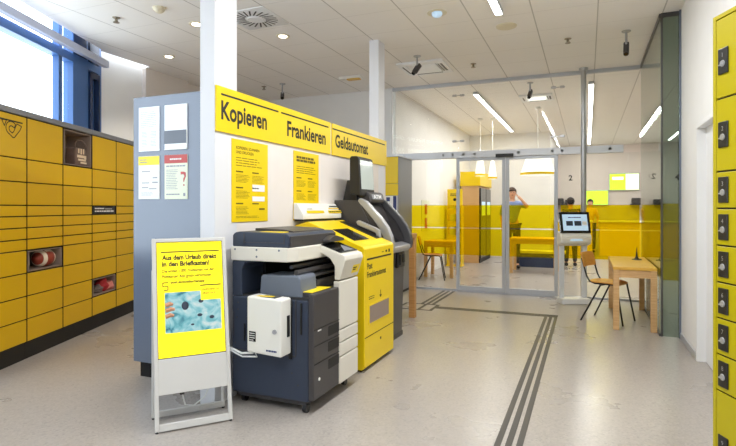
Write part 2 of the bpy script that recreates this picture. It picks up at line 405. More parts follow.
# ------------------------------------------------------------------ glass front and sliding doors
GY = 9.1
RZ0, RZ1 = 2.315, 2.43
gf = MB()
gf.box(-3.30, .755, GY-.03, GY+.03, H-.055, H)                       # head channel
gf.box(-3.30, -2.105, GY-.015, GY+.015, 0, .03); gf.box(-.437, .755, GY-.015, GY+.015, 0, .03)
wg = struct('wall_glass', gf, M['alu'])
jm = MB(); jm.box(-3.44, -3.335, GY-.04, GY+.06, 0, H, .003); jm.box(-3.335, -3.30, GY-.03, GY+.03, 0, H); struct('jamb', jm, M['white_metal'], wg)
dm = MB()
for q in range(6): dm.lathe([(.012, 0), (.012, .002)], (-.36+.05*q, GY-.01, .47+.012*(q % 2)), 10, 'y')
struct('safety_dots', dm, M['paper'], wg)
pa = MB()
for x0, x1 in ((-3.3, -2.083), (-2.077, -.44), (-.434, .752)): pa.box(x0, x1, GY-.006, GY+.006, RZ1, H-.055)
pa.box(-3.3, -2.11, GY-.006, GY+.006, .03, RZ0); pa.box(-.40, .752, GY-.006, GY+.006, .03, RZ0)
struct('glass_pane', pa, M['glass'], wg)
fi = MB()
for x0, x1 in ((-3.298, -2.112), (-.398, .75)):
    fi.box(x0, x1, GY-.009, GY-.007, .635, 1.093); fi.box(x0, x1, GY-.009, GY-.007, 1.112, 1.50)
struct('yellow_film', fi, M['film'], wg)
rl = MB(); rl.box(-3.30, .52, GY-.09, GY+.02, RZ0, RZ1, .004)
rail = struct('door_rail', rl, M['pale_alu'], wg)
pf = MB()
for x in (-2.08, -.437):
    for z in (2.62, 3.42): pf.box(x-.10, x-.03, GY-.025, GY+.025, z-.018, z+.018, .006); pf.box(x+.03, x+.10, GY-.025, GY+.025, z-.018, z+.018, .006); pf.box(x-.11, x+.11, GY-.008, GY+.008, z-.006, z+.006)
struct('patch_fitting', pf, M['steel'], wg)
rv = MB()
for x in (-3.05, -2.33, -2.16, -1.97, -1.78, -1.05, -.52, -.37, .33): rv.lathe([(.022, 0), (.022, .006), (.012, .01)], (x, GY-.09, 2.375), 14, 'y')
rv.M = Matrix()
struct('rail_cap', rv, M['alu'], wg)
sn = MB(); sn.box(-1.42, -1.13, GY-.13, GY-.09, RZ0-.012, RZ0+.045, .006); struct('door_sensor', sn, M['black'], wg)
for n, (x0, x1) in enumerate(((-2.105, -1.268), (-1.262, -.437))):
    f_ = MB(); y0, y1 = GY-.055, GY-.02
    f_.box(x0, x0+.055, y0, y1, .012, RZ0-.002, .003); f_.box(x1-.055, x1, y0, y1, .012, RZ0-.002, .003)
    f_.box(x0+.055, x1-.055, y0, y1, .012, .10, .003); f_.box(x0+.055, x1-.055, y0, y1, RZ0-.05, RZ0-.002, .003)
    dd = struct('door_%d' % (n+2), f_, M['alu'])
    p_ = MB(); p_.box(x0+.055, x1-.055, GY-.042, GY-.032, .10, RZ0-.05); struct('glass_pane', p_, M['glass'], dd)
    fm = MB(); fm.box(x0+.056, x1-.056, GY-.046, GY-.0435, .635, 1.093); fm.box(x0+.056, x1-.056, GY-.046, GY-.0435, 1.112, 1.50); struct('yellow_film', fm, M['film'], dd)
th = MB(); th.box(-2.11, -.43, GY-.09, GY+.01, 0, .008); struct('trim_2', th, M['alu'])
po = MB(); po.cyl(.042, 0, H, (-.05, 8.93, 0)); po.lathe([(.075, 0), (.075, .02), (.045, .03)], (-.05, 8.93, 0)); po.lathe([(.05, H-.05), (.07, H-.02), (.07, H)], (-.05, 8.93, 0))
struct('column_3', po, M['steel'])
# glass side of the vestibule and its short return by the white wall
sg = MB(); sg.box(.772, .79, 6.742, 6.764, 0, H, .002); sg.box(.755, .785, 6.76, GY, 0, .03); sg.box(.755, .785, 6.76, GY, H-.05, H); sg.box(.79, .95, 6.742, 6.758, H-.05, H)
gs = struct('wall_glass_side', sg, M['grey_metal'])
pa = MB(); pa.box(.764, .776, 6.765, GY+.01, .03, H-.05); struct('glass_pane', pa, M['green_glass'], gs)
pa = MB(); pa.box(.79, .945, 6.745, 6.757, .003, H-.05); struct('return_pane', pa, M['smoked_glass'], gs)
fm = MB(); fm.box(.777, .779, 6.77, GY, .635, 1.50); fm.box(.792, .943, 6.7575, 6.7595, .635, 1.50); struct('yellow_film', fm, M['film'], gs)
jb = MB(); jb.box(.945, .965, 6.70, 6.765, 0, H, .002); struct('jamb', jb, M['grey_cab'], gs)

# ------------------------------------------------------------------ the hall behind the glass
wx = MB(); wx.box(-3.42, -3.30, 9.25, 16.1, 0, H); struct('wall_hall_left', wx, M['white'])
wx = MB(); wx.box(-3.42, -1.12, 16.0, 16.15, 0, H); wx.box(-1.12, -.98, 16.0, 20.1, 0, H); struct('wall_hall_back', wx, M['white'])
wx = MB(); wx.box(-1.12, 6.1, 20.0, 20.15, 0, H); struct('wall_hall_far', wx, M['cream'])
wx = MB(); wx.box(6.0, 6.1, 6.5, 20.0, 0, H); struct('wall_hall_right', wx, M['cream'])
wx = MB(); wx.box(1.1, 6.1, 6.5, 6.6, 0, H); struct('wall_hall_front', wx, M['white'])
# ------------------------------------------------------------------ yellow parcel lockers along the facade (own frame: x along the row, y into the wall)
R_ = [.165, .385, .605, .825, 1.045, 1.15, 1.26, 1.37, 1.475, 1.695, 1.915, 2.315]
LW, LD = .5945, .42
LOCK = []
lnames = ['with the black post horn emblem on its top door', 'with a football in its open compartment', 'with a brown bag in its open top compartment',
          'with a black display strip and a red bundle inside', 'with all doors shut, beside the grey cabinet']
for k in range(5):
    p = W(-3.27, 4.435+k*LW)
    t = thing('parcel_locker', 'tall yellow parcel locker '+lnames[k], 'locker', tuple(p), TH+PI/2, 'parcel lockers under the window')
    LOCK.append(t)
    b = MB(); g = .0145
    b.box(.002, LW-.002, .30, LD, .16, 2.32); b.box(.002, .016, .012, .30, .16, 2.32); b.box(LW-.016, LW-.002, .012, .30, .16, 2.32)
    for z in R_: b.box(.016, LW-.016, .012, .30, z-.006, z+.006)
    b.box(.0005, .0065, -.0035, .014, .16, 2.32); b.box(LW-.0065, LW-.0005, -.0035, .014, .16, 2.32)
    obj('body', b, M['dark'], t)
    b = MB(); b.box(.001, LW-.001, -.004, LD, 2.322, 2.378, .004); obj('top_cap', b, M['cap'], t)
    b = MB(); b.box(0.001, LW-.001, .02, LD, 0, .158); obj('plinth', b, M['plinth'], t)
    for i in range(11):
        z0, z1 = R_[i], R_[i+1]
        if (k, i) in ((1, 3), (2, 10), (3, 1)):
            c = MB(); x0, x1 = .022, LW-.022; z0 += .012; z1 -= .012
            c.box(x0, x0+.012, -.002, .29, z0, z1); c.box(x1-.012, x1, -.002, .29, z0, z1)
            c.box(x0+.012, x1-.012, .0, .29, z0, z0+.008); c.box(x0+.012, x1-.012, .0, .29, z1-.008, z1); c.box(x0+.012, x1-.012, .28, .29, z0+.008, z1-.008)
            c.box(x0+.012, x0+.02, -.001, .012, (z0+z1)/2-.03, (z0+z1)/2+.03)
            obj('compartment', c, M['taupe'], t); continue
        if (k, i) == (3, 7):
            c = MB(); c.box(.03, LW-.03, -.003, .012, z0+.006, z1-.006, .003); disp = obj('display_strip', c, M['screen_black'], t, 'black display strip')
            w = MB(frame((.06, -.003, z0+.02), (1, 0, 0), (0, 0, 1)))
            w.lines(0, .22, .042, .062, 1, .7, seed=3, ragged=0); w.lines(.25, .42, .042, .058, 1, .4, seed=5, ragged=0); w.lines(0, .46, .008, .03, 1, .7, seed=4, ragged=0)
            obj('lettering', w, M['paper'], disp); continue
        c = MB(); c.box(g/2, LW-g/2, -.003, .012, z0+.0055, z1-.0055, .0025, 1)
        dr = obj('door', c, M['locker_yellow'], t)
        if (k, i) == (0, 10):
            e = MB(frame((0, -.003, 0), (1, 0, 0), (0, 0, 1)))
            e.flat(.02, .53, 2.243, 2.256, .0015)
            def stroke(pts, w=.0048, close=False):                     # outline drawn as a flat ribbon
                n = len(pts)
                for q in range(n if close else n-1):
                    a, c2 = (Vector((.245+(v[0]-.115)*.69, 2.095+(v[1]-1.92)*.58)) for v in (pts[q], pts[(q+1) % n])); dv = (c2-a); L = dv.length; dv /= L
                    nn = Vector((-dv.y, dv.x))*w; a2 = a-dv*w*.6; c3 = c2+dv*w*.6
                    e.raw([(*(a2-nn), .0015), (*(c3-nn), .0015), (*(c3+nn), .0015), (*(a2+nn), .0015)], [(0, 1, 2, 3)])
            ox, oz = .27, 2.02
            stroke([(.115, 2.175), (.205, 2.182), (.165, 2.085)], close=True)
            def arc(cx, cz, r, a0, a1, n=14): return [(cx+r*math.cos(math.radians(a0+(a1-a0)*q/n)), cz+r*math.sin(math.radians(a0+(a1-a0)*q/n))) for q in range(n+1)]
            stroke(arc(.30, 2.07, .105, 40, 250, 18)+[(.33, 1.925), (.36, 1.93)]+[(.47, 2.06), (.505, 2.13), (.41, 2.155), (.38, 2.10)]+arc(.315, 2.05, .045, 0, -0, 1)[:0]+[(.345, 2.02), (.315, 1.995), (.27, 2.02)]+arc(.30, 2.06, .045, 200, 60, 10)+[(.36, 2.085), (.38, 2.137)])
            obj('emblem', e, M['print_black'], dr, 'black post horn emblem under a bar')

def in_locker(k, x, y, z): return W(-3.27, 4.435+k*LW+x)-RT*y+Vector((0, 0, z))
# football
fb = thing('football', 'russet American football with white stripes in the open locker compartment', 'football', tuple(in_locker(1, .42, .10, .842)), TH+PI/2)
prof = [(.002, -.14), (.03, -.128), (.062, -.10), (.083, -.06), (.09, 0), (.083, .06), (.062, .10), (.03, .128), (.002, .14)]
b = MB(); b.lathe(prof, (0, 0, .092), 20, 'x'); fbb = obj('ball', b, M['leather'], fb)
for sx in (-1, 1):
    b = MB(); b.lathe([(.068, .096), (.074, .09), (.085, .066), (.086, .060)] if sx > 0 else [(.086, -.060), (.085, -.066), (.074, -.09), (.068, -.096)], (0, 0, .092), 20, 'x'); obj('stripe', b, M['lace'], fb)
b = MB(); b.tube([(-.05, -.048, .092+.074), (0, -.05, .092+.0775), (.05, -.048, .092+.074)], .006, 6)
for q in range(6):
    xx = -.045+q*.018; b.tube([(xx, -.062, .092+.064), (xx, -.036, .092+.084)], .004, 5)
obj('lacing', b, M['lace'], fb)
# brown bag in the top compartment
bg = thing('carrier_bag', 'small brown bag with cream print and a rope handle in the open top compartment', 'bag', tuple(in_locker(2, .42, .09, 1.936)), TH+PI/2)
b = MB(); b.prism([(-.11, 0), (.11, 0), (.125, .10), (.105, .2), (-.105, .2), (-.125, .10)], 'y', -.06, .06, .015); bb_ = obj('body', b, M['bag'], bg)
b = MB(); b.tube([(-.11, -.05, .19), (-.12, -.05, .24), (-.07, -.05, .285), (0, -.05, .295), (.07, -.05, .28), (.13, -.05, .235), (.11, -.05, .19)], .006, 8); obj('handle', b, M['bag'], bg)
b = MB(frame((0, -.061, 0), (1, 0, 0), (0, 0, 1)))
for (u, v, w, h_) in ((-.07, .14, .025, .05), (-.02, .13, .025, .065), (.03, .135, .025, .06), (-.09, .09, .17, .03), (-.07, .055, .16, .022), (-.02, .025, .13, .02), (.06, .08, .04, .04)): b.flat(u, u+w, v, v+h_, .002)
obj('lettering', b, M['cream_print'], bg)
# red and pink bundle
rb = thing('cloth_bundle', 'crumpled red, pink and grey cloth bundle in the low open locker compartment', 'cloth', tuple(in_locker(3, .41, .085, .406)), TH+PI/2)
def lump(seed, c, r, sc):
    t = bmesh.new(); bmesh.ops.create_icosphere(t, subdivisions=3, radius=1)
    rd = random.Random(seed); ph = [rd.uniform(0, 6) for _ in range(6)]
    for v in t.verts:
        n = v.co.normalized(); k = 1+.13*math.sin(5*n.x+ph[0])+.12*math.sin(6*n.z+4*n.y+ph[1])+.08*math.sin(9*n.x-7*n.z+ph[2])
        v.co = Vector((n.x*sc[0]*r*k, n.y*sc[1]*r*k, max(n.z*sc[2]*r*k, -sc[2]*r*.75)))+Vector(c)
    m = MB(); m.merge(t, True); return m
obj('red_fold', lump(1, (-.03, 0, .07), .09, (1, .8, 1.05)), M['red_cloth'], rb)
obj('pink_fold', lump(2, (.09, -.02, .05), .075, (1.1, .8, .9)), M['pink_cloth'], rb)
obj('grey_fold', lump(3, (-.14, -.01, .04), .07, (1.2, .8, .75)), M['grey_cloth'], rb)

# ------------------------------------------------------------------ small yellow charging lockers at the right edge
t = thing('locker_tower', 'narrow lemon yellow locker tower with numbered black locks', 'locker', tuple(W(1.647, 2.5)), TH-PI/2)
zr = [.06, .25, .595, .765, .935, 1.103, 1.275, 1.448, 1.62, 1.96, 2.335]
zr = [.06, .595, .765, .935, 1.103, 1.275, 1.448, 1.62, 1.96, 2.335]
b = MB(); b.box(.0, .42, .015, .48, .05, 2.35); obj('body', b, M['bright_yellow'], t)
b = MB(); b.box(.0, .42, .03, .48, 0, .05); obj('plinth', b, M['plinth'], t)
b = MB(); b.box(-.002, .02, -.004, .015, .05, 2.355, .002); b.box(.4, .42, -.004, .015, .05, 2.355, .002); b.box(.02, .4, -.004, .015, 2.335, 2.355, .002); obj('front_frame', b, M['bright_yellow'], t)
b = MB(); b.box(.0205, .3995, .006, .016, .05, 2.334); obj('door_gap_backing', b, M['dark'], t)
for i in range(9):
    z0, z1 = zr[i], zr[i+1]; zc = (z0+z1)/2+(.02 if i == 8 else -.0)
    if i == 0: zc = .335
    if i == 8: zc = 2.13
    b = MB(); b.box(.022, .398, -.003, .008, z0+.004, z1-.004, .002, 1); dr = obj('door', b, M['bright_yellow'], t)
    b = MB(); b.box(.042, .108, -.010, -.003, zc-.06, zc+.06, .004); lk = obj('lock', b, M['black'], dr, 'black lock plate with number')
    b = MB(frame((.075, -.010, zc), (1, 0, 0), (0, 0, 1)))
    b.words(str(9-i), 0, .018, .02, n=.001, align='c')
    b.lathe([(.0001, .004), (.014, .004), (.016, .0)], (0, -.012, 0), 14, 'z')
    b.flat(-.02, .0, -.02, -.014, .006)
    obj('lock_knob', b, M['silver'], lk)

# ------------------------------------------------------------------ grey cabinet with the four notices
t = thing('grey_cabinet', 'tall blue-grey cabinet carrying four notices', 'cabinet', (-3.12, 4.0, 0))
b = MB(); b.box(-3.60, -2.655, 3.39, 4.62, .135, 2.395, .004); obj('body', b, M['grey_cab'], t, world=True)
b = MB(); b.box(-3.56, -2.69, 3.43, 4.58, 0, .135); obj('plinth', b, M['plinth'], t, world=True)
b = MB(); b.box(-3.612, -3.60, 3.41, 4.60, .15, 2.38, .003); obj('locker_front', b, M['locker_yellow'], t, world=True)
def notice(name, label, x0, x1, z0, z1, m):
    t = thing(name, label, 'notice', ((x0+x1)/2, 3.386, z0), group=None)
    b = MB(); b.box(x0, x1, 3.3835, 3.39, z0, z1, .0015, 1); o = obj('sheet', b, m, t, world=True)
    F = lambda: MB(frame((x0, 3.3835, z0), (1, 0, 0), (0, 0, 1)))
    return t, F, x1-x0, z1-z0
t, F, w, h_ = notice('notice', 'white notice sheet with grey tables, upper left on the grey cabinet', -3.533, -3.303, 1.93, 2.305, M['gloss_paper'])
b = F()
for i in range(4): b.lines(.03+.1*(i % 2), .10+.1*(i % 2), .04+.07*(i//2), .10+.07*(i//2), 5, .35, seed=i, ragged=.2)
b.lines(.02, w-.03, .20, .34, 9, .3, seed=9); obj('lettering', b, M['cap'], t, world=True)
t, F, w, h_ = notice('notice', 'white notice sheet behind acrylic with a grey picture, upper right on the grey cabinet', -3.249, -3.006, 1.932, 2.305, M['gloss_paper'])
b = F(); b.flat(.0, w-.012, .05, .16, .001); obj('picture', b, M['slate_light'], t, world=True)
b = F(); b.flat(w-.008, w-.003, .0, h_, .004); b.flat(.0, w, .0, .006, .004); obj('acrylic_edge', b, M['white_plastic'], t, world=True)
t, F, w, h_ = notice('notice', 'white notice with a yellow head band, lower left on the grey cabinet', -3.536, -3.303, 1.525, 1.888, M['paper'])
b = F(); b.flat(.002, w-.002, h_-.075, h_-.002, .0012); hb = obj('head_band', b, M['yellow_print'], t, world=True)
b = F(); b.lines(.02, .12, h_-.06, h_-.02, 2, .4, n=.0018, seed=2); b.lines(.04, .13, .225, .245, 1, .4, seed=1, ragged=0); b.lines(.16, .21, .17, .19, 1, .5, seed=4, ragged=0); b.lines(.04, .12, .13, .145, 1, .5, seed=6, ragged=0); b.lines(.155, .215, .13, .15, 1, .5, seed=7, ragged=0); b.lines(.04, .11, .09, .105, 1, .5, seed=8, ragged=0); b.lines(.12, .2, .08, .095, 1, .5, seed=10, ragged=0); b.lines(.03, .17, .03, .06, 3, .25, seed=11)
obj('lettering', b, M['cap'], t, world=True)
t, F, w, h_ = notice('notice', 'cream notice with red head band and question mark, lower right on grey cabinet', -3.249, -3.006, 1.523, 1.89, M['cream_paper'])
b = F(); b.flat(.001, w-.001, h_-.07, h_-.001, .0012)
q = [(.175, .20), (.172, .225), (.20, .225), (.225, .218), (.228, .185), (.215, .165), (.208, .14), (.203, .14), (.2, .165), (.212, .185), (.208, .2), (.19, .205)]
b.prism(q, 'z', 0, .0015); b.lathe([(.007, 0), (.007, .0015)], (.206, .115, 0), 10); obj('red_print', b, M['red_paper'], t, world=True)
b = F(); b.words('?', .0, 0, .001) if False else None
b.lines(.06, .18, h_-.05, h_-.02, 1, .4, n=.0018, seed=3, ragged=0); obj('head_lettering', b, M['paper'], t, world=True)
b = F(); b.lines(.02, .22, .262, .285, 1, .5, seed=12, ragged=0); b.lines(.02, .15, .08, .25, 12, .3, seed=13); b.lines(.02, .16, .03, .05, 1, .5, seed=14, ragged=0); b.flat(.2, .22, .025, .05, .001); obj('lettering', b, M['cap'], t, world=True)

# ------------------------------------------------------------------ the yellow signs on the partition wall (u = along the wall, v = up)
SX = -2.511
def signs(name, label, y0, y1, words):
    t = thing(name, label, 'sign', (SX+.006, (y0+y1)/2, 2.015))
    b = MB(); b.box(SX, SX+.014, y0, y1, 2.015, 2.352, .0015, 1); o = obj('panel', b, M['yellow'], t, world=True)
    b = MB(frame((SX+.014, 0, 0), (0, 1, 0), (0, 0, 1)))
    for txt, u, v, h_, w, l0, l1 in words:
        b.words(txt, u, v, h_, w, .0012, .026); b.flat(l0, l1, 2.287, 2.301, .0012)
    obj('lettering', b, M['print_black'], t, world=True)
signs('sign', 'long yellow sign reading Kopieren and Frankieren', 3.112, 4.965, (('Kopieren', 3.165, 2.112, .132, .60, 3.165, 3.945), ('Frankieren', 4.09, 2.105, .130, .755, 3.99, 4.91)))
signs('sign', 'shorter yellow sign reading Geldautomat', 5.005, 6.64, (('Geldautomat', 5.07, 2.11, .130, .915, 4.995+.01, 6.57),))
def poster(label, y0, y1, z0, z1, seed, head):
    t = thing('poster', label, 'poster', (SX, (y0+y1)/2, z0))
    x = -2.512
    b = MB(); b.box(x, x+.006, y0, y1, z0, z1, .001, 1); obj('sheet', b, M['yellow'], t, world=True)
    w, hh = y1-y0, z1-z0
    b = MB(frame((x+.006, y0, z0), (0, 1, 0), (0, 0, 1)))
    for i, s_ in enumerate(head): b.words(s_, .05, hh-.075-.035*i, .022, None, .001, .014)
    if not head: b.lines(.05, w-.07, hh-.105, hh-.045, 2, .75, seed=77, ragged=.1)
    b.lines(.05, w-.05, hh-.21, hh-.13, 4, .25, seed=seed)
    for c_, (u0, u1) in enumerate(((.05, w*.47), (w*.54, w-.05))):
        for r_ in range(3):
            v1 = hh-.24-.125*r_; b.lines(u0, u0+.09, v1-.02, v1, 1, .5, seed=seed+r_, ragged=0)
            if not (c_ == 1 and r_ > 0 and seed == 20): b.lines(u0, u1, v1-.095, v1-.03, 6, .25, seed=seed+5+r_+3*c_)
    b.lines(.05, w-.1, .03, .05, 2, .3, seed=seed+30); b.flat(w-.13, w-.05, .095, .108)
    obj('lettering', b, M['fine_print'], t, world=True)
    if seed == 20:
        b = MB(frame((x+.006, y0, z0), (0, 1, 0), (0, 0, 1)))
        b.flat(w*.54, w-.05, .245, .30, .0012); b.flat(w*.54, w-.05, .165, .205, .0012); tb = obj('table_field', b, M['paper'], t, world=True)
poster('yellow instruction poster with two white tables, under the word Kopieren', 3.305, 3.795, 1.34, 1.985, 20, ('KOPIEREN, SCANNEN', 'UND DRUCKEN'))
poster('yellow instruction poster of plain text, behind the white box under the word Frankieren', 4.222, 4.712, 1.335, 1.985, 40, ())
# ------------------------------------------------------------------ photocopier (front looks into the aisle, +x; its left flank faces the viewer)
t = thing('photocopier', 'large slate and white photocopier with a white card box on its flank', 'photocopier', (-2.1, 3.6, 0))
def part(name, b, m, parent=None, label=None): return obj(name, b, m, parent or t, label, world=True)
b = MB(); b.box(-2.445, -1.80, 3.225, 3.99, .085, .80, .012); body = part('body', b, M['slate'], label='slate blue body')
b = MB(); b.box(-2.42, -1.83, 3.25, 3.97, .055, .085); part('base_tray', b, M['charcoal'])
b = MB(); b.box(-2.44, -1.90, 3.2215, 3.2255, .395, .405); b.box(-1.90, -1.893, 3.2215, 3.2255, .405, .80); b.box(-2.43, -2.425, 3.2215, 3.2255, .5, .68)
for x, z in ((-2.415, .34), (-2.415, .45), (-2.39, .75), (-2.3, .75), (-2.39, .70), (-1.88, .2), (-1.93, .28), (-2.40, .64)): b.cyl(.007, -.001, .002, (x, 3.224, z), 8, 'y')
part('flank_seam', b, M['charcoal'])
b = MB(); b.box(-1.95, -1.925, 3.21, 3.226, .38, .80, .004); b.box(-1.86, -1.845, 3.214, 3.226, .56, .78, .003); b.box(-2.335, -2.325, 3.216, 3.226, .47, .60, .003); part('cable_channel', b, M['black'])
# left tower and the paper path above the output tray
b = MB(); b.prism([(-2.445, .80), (-2.36, .80), (-2.36, 1.0), (-2.33, 1.045), (-2.23, 1.06), (-2.445, 1.06)], 'y', 3.228, 3.99, .006); part('side_tower', b, M['slate'])
b = MB(); b.box(-2.36, -2.33, 3.5, 3.985, .80, 1.06); b.box(-2.36, -1.86, 3.93, 3.985, .80, 1.06); part('inner_wall', b, M['black'])
b = MB(); b.box(-2.36, -1.80, 3.235, 3.985, .79, .815, .006); b.box(-2.30, -1.85, 3.52, 3.90, .815, .83, .01); part('output_tray', b, M['black'])
b = MB()
for i in range(9): b.box(-2.28+.045*i, -2.262+.045*i, 3.55, 3.9, .83, .84+.004*i)
b.box(-1.93, -1.90, 3.55, 3.90, .83, .90, .005); b.tube([(-1.94, 3.3, .98), (-1.94, 3.9, .98)], .02, 8); b.tube([(-1.98, 3.3, 1.02), (-1.98, 3.9, 1.02)], .015, 8); b.box(-2.0, -1.90, 3.5, 3.92, .93, .945, .003)
part('paper_guide', b, M['charcoal'])
b = MB(); b.prism([(-2.225, .80), (-1.87, .80), (-1.885, .945), (-1.90, .963), (-2.195, .963), (-2.215, .945)], 'y', 3.26, 3.50, .01); part('finisher_hood', b, M['slate_light'], label='blue-grey finisher hood')
b = MB(); b.box(-2.0, -1.80, 3.28, 3.62, .80, .845, .006); b.M = Matrix(); fs = part('stapler_shelf', b, M['charcoal'])
b = MB(); b.box(-1.93, -1.80, 3.29, 3.58, .845, .85, .002); st = part('sticker', b, M['yellow_print'], fs, 'yellow sticker')
# scanner and feeder
b = MB(); b.prism([(-2.45, 3.215), (-1.965, 3.215), (-1.92, 3.30), (-1.92, 3.99), (-2.45, 3.99)], 'z', 1.062, 1.165, .008); sc = part('scanner_unit', b, M['beige'], label='light scanner unit')
b = MB()
for x, z in ((-2.41, 1.145), (-2.22, 1.145), (-2.03, 1.145), (-2.22, 1.095)): b.cyl(.008, -.002, .003, (x, 3.216, z), 10, 'y')
part('screw', b, M['slate_light'], sc)
b = MB(); b.prism([(-2.44, 1.165), (-1.955, 1.165), (-1.955, 1.25), (-1.975, 1.266), (-2.38, 1.276), (-2.42, 1.268), (-2.44, 1.25)], 'y', 3.225, 3.97, .008); fd = part('document_feeder', b, M['slate'], label='slate document feeder')
b = MB(); b.box(-1.957, -1.945, 3.24, 3.96, 1.17, 1.248, .004); b.box(-2.34, -2.33, 3.2225, 3.226, 1.19, 1.262); b.box(-2.33, -1.995, 3.2225, 3.226, 1.196, 1.20); b.box(-1.995, -1.99, 3.2225, 3.226, 1.19, 1.26); part('feeder_trim', b, M['charcoal'], fd)
b = MB(); b.prism([(-2.36, 1.275), (-2.02, 1.265), (-2.02, 1.275), (-2.10, 1.288), (-2.36, 1.295)], 'y', 3.40, 3.90, .004); part('feeder_lid', b, M['charcoal'], fd)
b = MB(); b.box(-2.25, -2.05, 3.30, 3.38, 1.268, 1.2745, .001); part('sticker', b, M['yellow_print'], fd, 'yellow sticker')
b = MB(); b.prism([(3.72, 1.18), (3.99, 1.18), (3.99, 1.20), (3.86, 1.225), (3.80, 1.225), (3.72, 1.195)], 'x', -1.95, -1.88, .004); part('feeder_hinge', b, M['charcoal'], fd)
# front: dark tray cover and white doors
b = MB(); b.box(-1.80, -1.757, 3.228, 3.635, .10, .845, .008); fc = part('front_cover', b, M['charcoal'], label='charcoal front cover')
for i, z in enumerate((.505, .39, .262)):
    b = MB(); b.box(-1.759, -1.7525, 3.235, 3.632, z+.088, z+.092); b.box(-1.7585, -1.754, 3.455, 3.63, z, z+.072, .003); part('paper_tray', b, M['plinth'], fc)
b = MB(); b.cyl(.012, -.002, .004, (-1.757, 3.31, .235), 10, 'x'); b.box(-1.757, -1.755, 3.29, 3.34, .575, .585); part('badge', b, M['paper'], fc)
for i, (z0, z1) in enumerate(((.515, .885), (.415, .508), (.305, .408), (.095, .298))):
    b = MB(); b.box(-1.81, -1.752, 3.641, 3.985, z0, z1, .008); part('front_panel', b, M['beige'], label='light front panel')
# operating panel on its white arm
b = MB(); b.prism([(-1.95, 1.14), (-1.915, 1.155), (-1.715, 1.085), (-1.705, 1.05), (-1.755, .895), (-1.80, .895), (-1.80, 1.0), (-1.84, 1.06), (-1.93, 1.10)], 'y', 3.64, 3.985, .008); cp = part('control_panel', b, M['beige'], label='light operating panel')
b = MB(frame((-1.925, 3.665, 1.153), (0, 1, 0), (-.20, 0, .07))); b.M = frame((-1.742, 3.66, 1.0985), (0, 1, 0), (-.2, 0, .07)); b.flat(-.005, .315, .012, .195, .004); part('touch_screen', b, M['screen_black'], cp, 'dark touch screen')
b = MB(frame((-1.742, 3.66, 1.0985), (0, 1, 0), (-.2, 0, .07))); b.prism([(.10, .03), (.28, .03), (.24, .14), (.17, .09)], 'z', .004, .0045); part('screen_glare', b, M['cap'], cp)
b = MB(); b.box(-1.757, -1.7, 3.78, 3.93, .0, .0) if False else b.M
b = MB(frame((-1.708, 3.66, 1.05), (0, 1, 0), (.05, 0, .155))); b.M = frame((-1.7555, 3.66, .90), (0, 1, 0), (.05, 0, .155)); b.flat(.17, .30, .03, .10, .003); part('sticker', b, M['yellow_print'], cp, 'yellow sticker')
b = MB(frame((-1.7555, 3.66, .90), (0, 1, 0), (.05, 0, .155))); b.lines(.18, .25, .05, .085, 2, .5, n=.004, seed=4); part('sticker_print', b, M['print_black'], cp)
# white card box hung on the flank
b = MB(); b.prism([(-2.205, .44), (-1.925, .425), (-1.925, .82), (-2.205, .833)], 'y', 3.075, 3.21, .012); bx = part('card_box', b, M['white_plastic'], label='white card box')
b = MB(); b.box(-2.18, -1.99, 3.10, 3.19, .815, .829, .003); part('slot_plate', b, M['charcoal'], bx)
b = MB(); b.box(-2.15, -2.02, 3.11, 3.15, .829, .8315, .001); part('sticker', b, M['yellow_print'], bx, 'yellow sticker')
b = MB(); b.cyl(.016, -.006, .006, (-1.975, 3.072, .60), 14, 'y'); part('lock', b, M['silver'], bx)
b = MB(); b.box(-1.936, -1.933, 3.09, 3.15, .51, .70, .001); part('side_sticker', b, M['yellow_print'], bx, 'yellow side sticker')
b = MB(); b.box(-1.936, -1.92, 3.15, 3.185, .55, .70, .004); b.box(-1.936, -1.928, 3.10, 3.13, .76, .80, .002); part('side_handle', b, M['black'], bx)
b = MB(frame((-2.215, 3.0745, .43), (1, 0, -.03), (0, 0, 1))); b.flat(.03, .085, .09, .16, .0012); part('dark_label', b, M['screen_black'], bx)
b = MB(frame((-2.215, 3.0745, .43), (1, 0, -.03), (0, 0, 1))); b.lines(.17, .255, .03, .05, 1, .6, seed=9, ragged=0); part('lettering', b, M['blue_print'], bx)
b = MB(frame((-2.215, 3.0733, .43), (1, 0, -.03), (0, 0, 1))); b.lines(.034, .08, .094, .156, 4, .3, seed=8); part('label_print', b, M['paper'], bx)
b = MB(); b.tube([(-2.17, 3.10, .43), (-2.26, 3.09, .42), (-2.36, 3.13, .43), (-2.39, 3.12, .44), (-2.41, 3.10, .46)], .008, 8); b.tube([(-2.15, 3.1, .43), (-2.13, 3.09, .41), (-2.26, 3.10, .395), (-2.37, 3.12, .42), (-2.40, 3.09, .44)], .006, 8); part('cable', b, M['cable'])
for x, y in ((-2.38, 3.30), (-1.84, 3.27), (-2.38, 3.9), (-1.84, 3.9)):
    b = MB(); b.cyl(.03, -.016, .016, (x, y, .03), 16, 'x'); b.box(x-.022, x+.022, y-.02, y+.02, .045, .06, .004); part('caster', b, M['black'])

